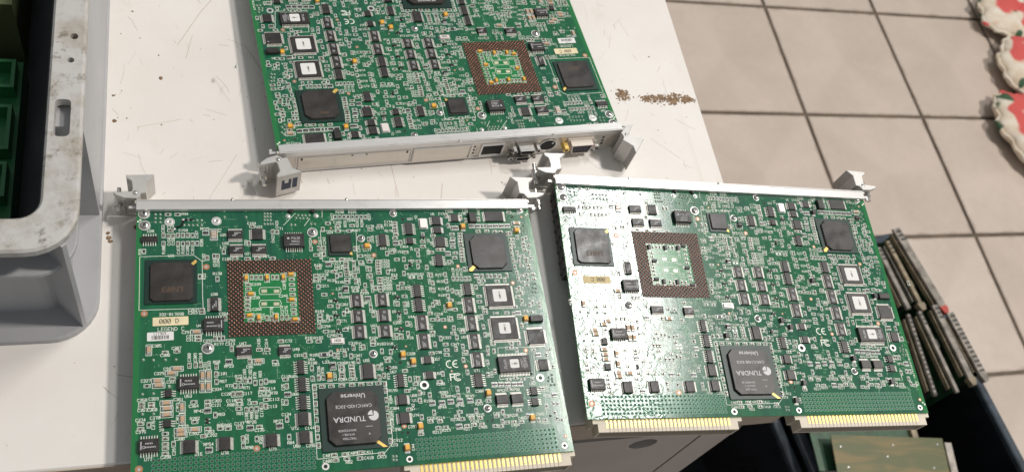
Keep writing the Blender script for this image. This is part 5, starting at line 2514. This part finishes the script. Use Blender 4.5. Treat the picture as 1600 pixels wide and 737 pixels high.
CUTS = [rrect(-67.4, 295.2, -60.0, 317.6, 2.4, 4)]
for hx_, hy_, hr_ in ((-60.3, 357.9, 2.0), (-61.3, 342.3, 1.7)):
    CUTS.append([(hx_ + hr_ * math.cos(2 * math.pi * k / 14), hy_ + hr_ * math.sin(2 * math.pi * k / 14)) for k in range(14)])
for poly in CUTS:
    co = bpy.data.objects.new('cut', cutter(poly, CH - 30, CH + 10))
    COL.objects.link(co)
    bm_cut.append(co)
    md = rim.modifiers.new('slot', 'BOOLEAN')
    md.operation = 'DIFFERENCE'
    md.solver = 'EXACT'
    md.object = co
dg = bpy.context.evaluated_depsgraph_get()
dg.update()
nm = bpy.data.meshes.new_from_object(rim.evaluated_get(dg))
rim.modifiers.clear()
rim.data = nm
for co in bm_cut:
    bpy.data.objects.remove(co)

mb = MB()
wo = rrect(XL + 12, CY + 17, CX - 14, YT - 12, 14, 7)
wi = rrect(XL + 16, CY + 20, CX - 17, YT - 16, 10, 7)
ring_solid(mb, wo, wi, 3, CH - 5.2, 0, 0)
build(mb, 'crate_wall', ['crate'], ct)
mb = MB()
mb.prism(rrect(XL + 13, CY + 18, CX - 15, YT - 13, 12, 7), 1.0, 4.0)
build(mb, 'crate_floor', ['crate'], ct)
mb = MB()
bo = rrect(XL, CY, CX, YT, 24, 8)
ring_solid(mb, bo, rrect(XL + 14, CY + 18.5, CX - 15.5, YT - 14, 14, 8), 0.1, 5, 0, 1)
build(mb, 'base_flange', ['crate'], ct)
mb = MB()
ring_solid(mb, rrect(XL + 3, CY + 5, CX - 4, YT - 3, 20, 8), rrect(XL + 14, CY + 18.5, CX - 15.5, YT - 14, 14, 8), 66, 69, 0, 0.5)
build(mb, 'middle_flange', ['crate'], ct)
mb = MB()
mb.box(CX - 16, 306, 5, CX - 1.2, YT - 20, CH - 7.0)          # smooth outer side wall past the corner
build(mb, 'side_wall', ['crate'], ct)
for (ax, ay, bx, by) in ((CX - 20, CY + 22, CX - 6.5, CY + 7.5), (CX - 95, CY + 19, CX - 95, CY + 3)):
    m = MB()
    dx, dy = bx - ax, by - ay
    l = math.hypot(dx, dy)
    nx, ny = -dy / l * 1.2, dx / l * 1.2
    m.add([(ax - nx, ay - ny, 4.9), (bx - nx, by - ny, 4.9), (bx + nx, by + ny, 4.9), (ax + nx, ay + ny, 4.9),
           (ax - nx, ay - ny, CH - 5.3), (bx - nx, by - ny, CH - 5.3), (bx + nx, by + ny, CH - 5.3), (ax + nx, ay + ny, CH - 5.3)],
          [(4, 5, 6, 7), (0, 1, 5, 4), (1, 2, 6, 5), (2, 3, 7, 6), (3, 0, 4, 7)])
    build(m, 'corner_rib', ['crate'], ct)

# things inside the crate
lt = thing('liner', 'black plastic lining standing up inside the grey crate', 'liner')
mb = MB()
li = rrect(XL + 16.3, CY + 20.3, CX - 17.3, YT - 16.3, 10, 7)
ring_solid(mb, li, inset_ring(li, 1.2), 4.3, CH - 6, 0, 0)
mb.prism(inset_ring(li, 1.0), 4.1, 5.0)
build(mb, 'liner_sheet', ['tote'], lt)
gt = thing('green_box', 'green plastic box with square pockets standing inside the grey crate', 'plastic box')
mb = MB()
mb.box(-200, 292, 5.2, -97, 398, 26)
build(mb, 'box_body', ['green_plastic'], gt)
for y0, y1 in ((300, 322), (330, 360), (372, 392)):
    mb = MB()
    for (a, b, c, d) in ((-140, y0, -99, y0 + 2), (-140, y1 - 2, -99, y1), (-101, y0 + 2, -99, y1 - 2)):
        mb.box(a, b, 26, c, d, 36)
    build(mb, 'pocket_wall', ['green_plastic'], gt)
gt = thing('carton', 'olive carton leaning in the far corner of the grey crate', 'carton')
mb = MB()
mb.box(-240, 412, 5.2, -99, 520, 58)
build(mb, 'carton_body', ['carton'], gt)
mb = MB()
mb.box(-240, 412, 58.1, -99, 470, 59.2)
mb.box(-240, 471, 58.1, -99, 520, 59.0)
build(mb, 'carton_flap', ['carton'], gt)

# ------------------------------------------------------------------ black totes on the floor, with scrap cards
def tote(label, x0, x1, y0, y1, yaw, px, py, zr):
    t = thing('black_tote', label, 'tote', 'black totes beside the bench', loc=(px, py, FZ))
    t.rotation_euler = (0, 0, yaw)
    h = zr - FZ
    m = MB()
    for a, b, c, d in ((x0, y0, x0 + 5, y1), (x1 - 5, y0, x1, y1), (x0 + 5, y0, x1 - 5, y0 + 5), (x0 + 5, y1 - 5, x1 - 5, y1)):
        m.box(a, b, 4, c, d, h - 4)
    build(m, 'tote_wall', ['tote'], t)
    m = MB()
    m.box(x0 + 1, y0 + 1, 1, x1 - 1, y1 - 1, 4)
    build(m, 'tote_floor', ['tote'], t)
    m = MB()
    ring_solid(m, rrect(x0 - 8, y0 - 8, x1 + 8, y1 + 8, 16, 4), rrect(x0 + 6, y0 + 6, x1 - 6, y1 - 6, 8, 4), h - 10, h, 0, 2)
    build(m, 'tote_rim', ['tote_rim'], t)
    return t


ZR = -640.0
tote('black plastic tote on the floor holding scrap cards, right of the bench', -36, 304, -430, -2, R(7.2), 800, 596, ZR)
tote('empty black plastic tote on the floor, mostly hidden under the bench corner', -330, -54, -430, -2, R(7.2), 800, 596, ZR - 20)


def scrap_card(label, p0, p1, ztop, depth, strip, strip_w, mat, teeth=False, tip=None):
    """upright circuit card; p0, p1 are the ends of its top edge"""
    d = Vector((p1[0] - p0[0], p1[1] - p0[1]))
    l = d.length
    t = thing('scrap_card', label, 'circuit card', 'scrap cards standing in the tote', loc=(p0[0], p0[1], ztop))
    t.rotation_euler = (R(3), 0, math.atan2(d.y, d.x))
    m = MB()
    m.box(4, -0.8, -depth, l - 4, 0.8, -3, 0)
    build(m, 'laminate', ['card_green'], t)
    m = MB()
    m.box(0, -strip_w * 0.42, -4, l, strip_w * 0.42, 0, 0, 0.8)
    build(m, 'edge_strip', [mat], t)
    m = MB()
    for k in range(int(l / 7.5) if teeth else 3):
        x = 5 + k * 7.5
        m.box(x, -strip_w * 0.2, -1.2, x + 3.2, strip_w * 0.36, 0.35, 0)
    build(m, 'edge_contacts', ['plastic'], t, stuff=True)
    m = MB()
    m.box(6, -strip_w * 0.32 - 5.0, -13, l - 9, -strip_w * 0.32 - 3.4, -5, 0, 0.3)
    build(m, 'stiffener', ['card_edge2' if mat == 'card_edge' else 'card_edge'], t)
    cr_ = random.Random(int(p0[0]))
    for k in range(4):
        x = cr_.uniform(8, l - 26)
        m = MB()
        m.box(0, 0.8, -16, cr_.uniform(10, 22), cr_.uniform(4, 9), -4, 0, 0.5)
        build(m, 'socket', [cr_.choice(('card_edge2', 'plastic', 'card_edge'))], t, loc=(x, 0, cr_.uniform(-4, 2)))
    n = int(l / 11)
    m = MB()
    for k in range(n):
        x = 8 + k * 11
        m.box(x, -0.9 - 4, -18 - (k % 3) * 4, x + 6, -0.8, -12, 0, 0.3)
    build(m, 'card_parts', ['plastic'], t, stuff=True)
    if tip:
        m = MB()
        m.prism([(l - 3, -7), (l + 9, -4), (l + 9, 3), (l + 2, 6), (l - 3, 5)], -9, 1)
        build(m, 'pull_tab', [tip], t)
    return t


ZC = -590.0
for lab, a, b, dep, sw, mt, tip in (
        ('scrap card with a wide grey metal edge, tallest of the rear group in the tote', (1049, 619), (1078, 478), 240, 17, 'card_edge', 'card_red'),
        ('scrap card with a tan edge strip, second from the right in the rear group', (1024, 597), (1039, 485), 235, 9, 'card_edge2', 'card_edge2'),
        ('scrap card with a curved grey edge, nearest the green board in the rear group', (1002, 586), (1014, 479), 230, 10, 'card_edge', None),
        ('scrap card with a thin toothed edge, leftmost of the front group in the tote', (1009, 471), (1001, 342), 230, 7, 'card_edge', None),
        ('scrap card with a thin pale edge, second of the front group in the tote', (1031, 475), (1041, 344), 235, 8, 'card_edge', None),
        ('scrap card with a wide pale edge, third of the front group in the tote', (1063, 484), (1075, 362), 235, 13, 'card_edge', 'card_edge2'),
        ('scrap card with a dark ribbed edge, rightmost of the front group in the tote', (1085, 470), (1099, 366), 230, 16, 'card_edge', 'card_edge')):
    scrap_card(lab, a, b, ZC, dep, 0, sw, mt, teeth='ribbed' in lab or 'toothed' in lab, tip=tip)

# olive board lying across the tote
t = thing('blank_board', 'olive green bare laminate panel lying across the black tote in the foreground', 'circuit board', loc=(900, 256, -600))
t.rotation_euler = (R(4), R(-1), R(-7))
m = MB()
m.box(-92, -150, -0.8, 84, 36, 0.8, 0)
build(m, 'panel_sheet', ['olive'], t)
m = MB()
m.box(84.2, -150, -5, 96, 30, 3, 0, 0.6)
build(m, 'side_rail', ['card_edge'], t)
for x, y in ((-80, 20), (-74, -8), (-70, -38), (-10, 8), (60, -6), (74, 27), (30, -40), (2, 24)):
    m = MB()
    m.lathe(0, 0, [(1.9, 0.8), (1.7, 1.2), (0.9, 1.5)], 0, 10)
    build(m, 'rivet', ['steel'], t, loc=(x, y, 0))
t = thing('scrap_card', 'dark green card lying flat behind the olive panel', 'circuit card', 'scrap cards standing in the tote', loc=(905, 312, -618))
t.rotation_euler = (0, 0, R(-4))
m = MB()
m.box(-110, -60, -1, 62, 22, 1, 0)
build(m, 'laminate', ['card_green'], t)
m = MB()
m.box(50, -60, 1, 60, 22, 7, 0, 0.5)
build(m, 'edge_strip', ['card_edge2'], t)

# ------------------------------------------------------------------ floral cushions at the far right
def cushion(label, cx, cy, rx, ry, rz, zc, yaw, seed, pos):
    t = thing('floral_cushion', label, 'cushion', 'floral cushions on the tiled floor', loc=(cx, cy, FZ))
    t.rotation_euler = (0, 0, yaw)
    r = random.Random(seed)
    ph = [r.uniform(0, 6.28) for _ in range(6)]
    nu, nv = 64, 28
    vs, fs = [], []
    for j in range(nv + 1):
        lat = -math.pi / 2 + math.pi * j / nv
        for i in range(nu):
            lon = 2 * math.pi * i / nu
            c = math.copysign(abs(math.cos(lat)) ** 0.75, math.cos(lat))
            s = math.copysign(abs(math.sin(lat)) ** 0.9, math.sin(lat))
            q = 1 + 0.045 * math.sin(7 * lon + ph[0]) * math.cos(lat) + 0.03 * math.sin(11 * lon + ph[1] + 2 * lat) + 0.05 * math.sin(3 * lon + ph[2])
            f = 0.04 * math.sin(19 * lon + ph[3]) * (1 - abs(math.sin(lat))) ** 2
            vs.append((rx * c * math.cos(lon) * (q + f), ry * c * math.sin(lon) * (q + f), zc + rz * s * (1 + 0.06 * math.sin(5 * lon + ph[4]))))
    for j in range(nv):
        for i in range(nu):
            fs.append((j * nu + i, j * nu + (i + 1) % nu, (j + 1) * nu + (i + 1) % nu, (j + 1) * nu + i))
    m = MB()
    m.add(vs, fs)
    build(m, 'cushion_cover', ['floral'], t, True)
    m = MB()
    n = 72
    ring = []
    for i in range(n):
        lon = 2 * math.pi * i / n
        q = 1.0 + 0.045 * math.sin(7 * lon + ph[0]) + 0.03 * math.sin(11 * lon + ph[1]) + 0.05 * math.sin(3 * lon + ph[2]) + 0.04 * math.sin(19 * lon + ph[3])
        for k in range(6):
            a = 2 * math.pi * k / 6
            ring.append(((rx * q + 5 * math.cos(a)) * math.cos(lon), (ry * q + 5 * math.cos(a)) * math.sin(lon), zc + 5 * math.sin(a)))
    m.add(ring, [(i * 6 + k, ((i + 1) % n) * 6 + k, ((i + 1) % n) * 6 + (k + 1) % 6, i * 6 + (k + 1) % 6) for i in range(n) for k in range(6)])
    build(m, 'piping', ['floral'], t, True)
    return t


cushion('floral cushion with red flowers and green leaves, lower of the two at the right edge', 1782, 1000, 92, 114, 27, 32, R(20), 3, 0)
cushion('cream and brown floral cushion, upper of the two at the right edge', 1862, 1192, 80, 92, 25, 31, R(-15), 6, 1)
cushion('small floral cushion with a red corner, in the top right corner of the floor', 1905, 1362, 102, 80, 24, 30, R(10), 12, 2)
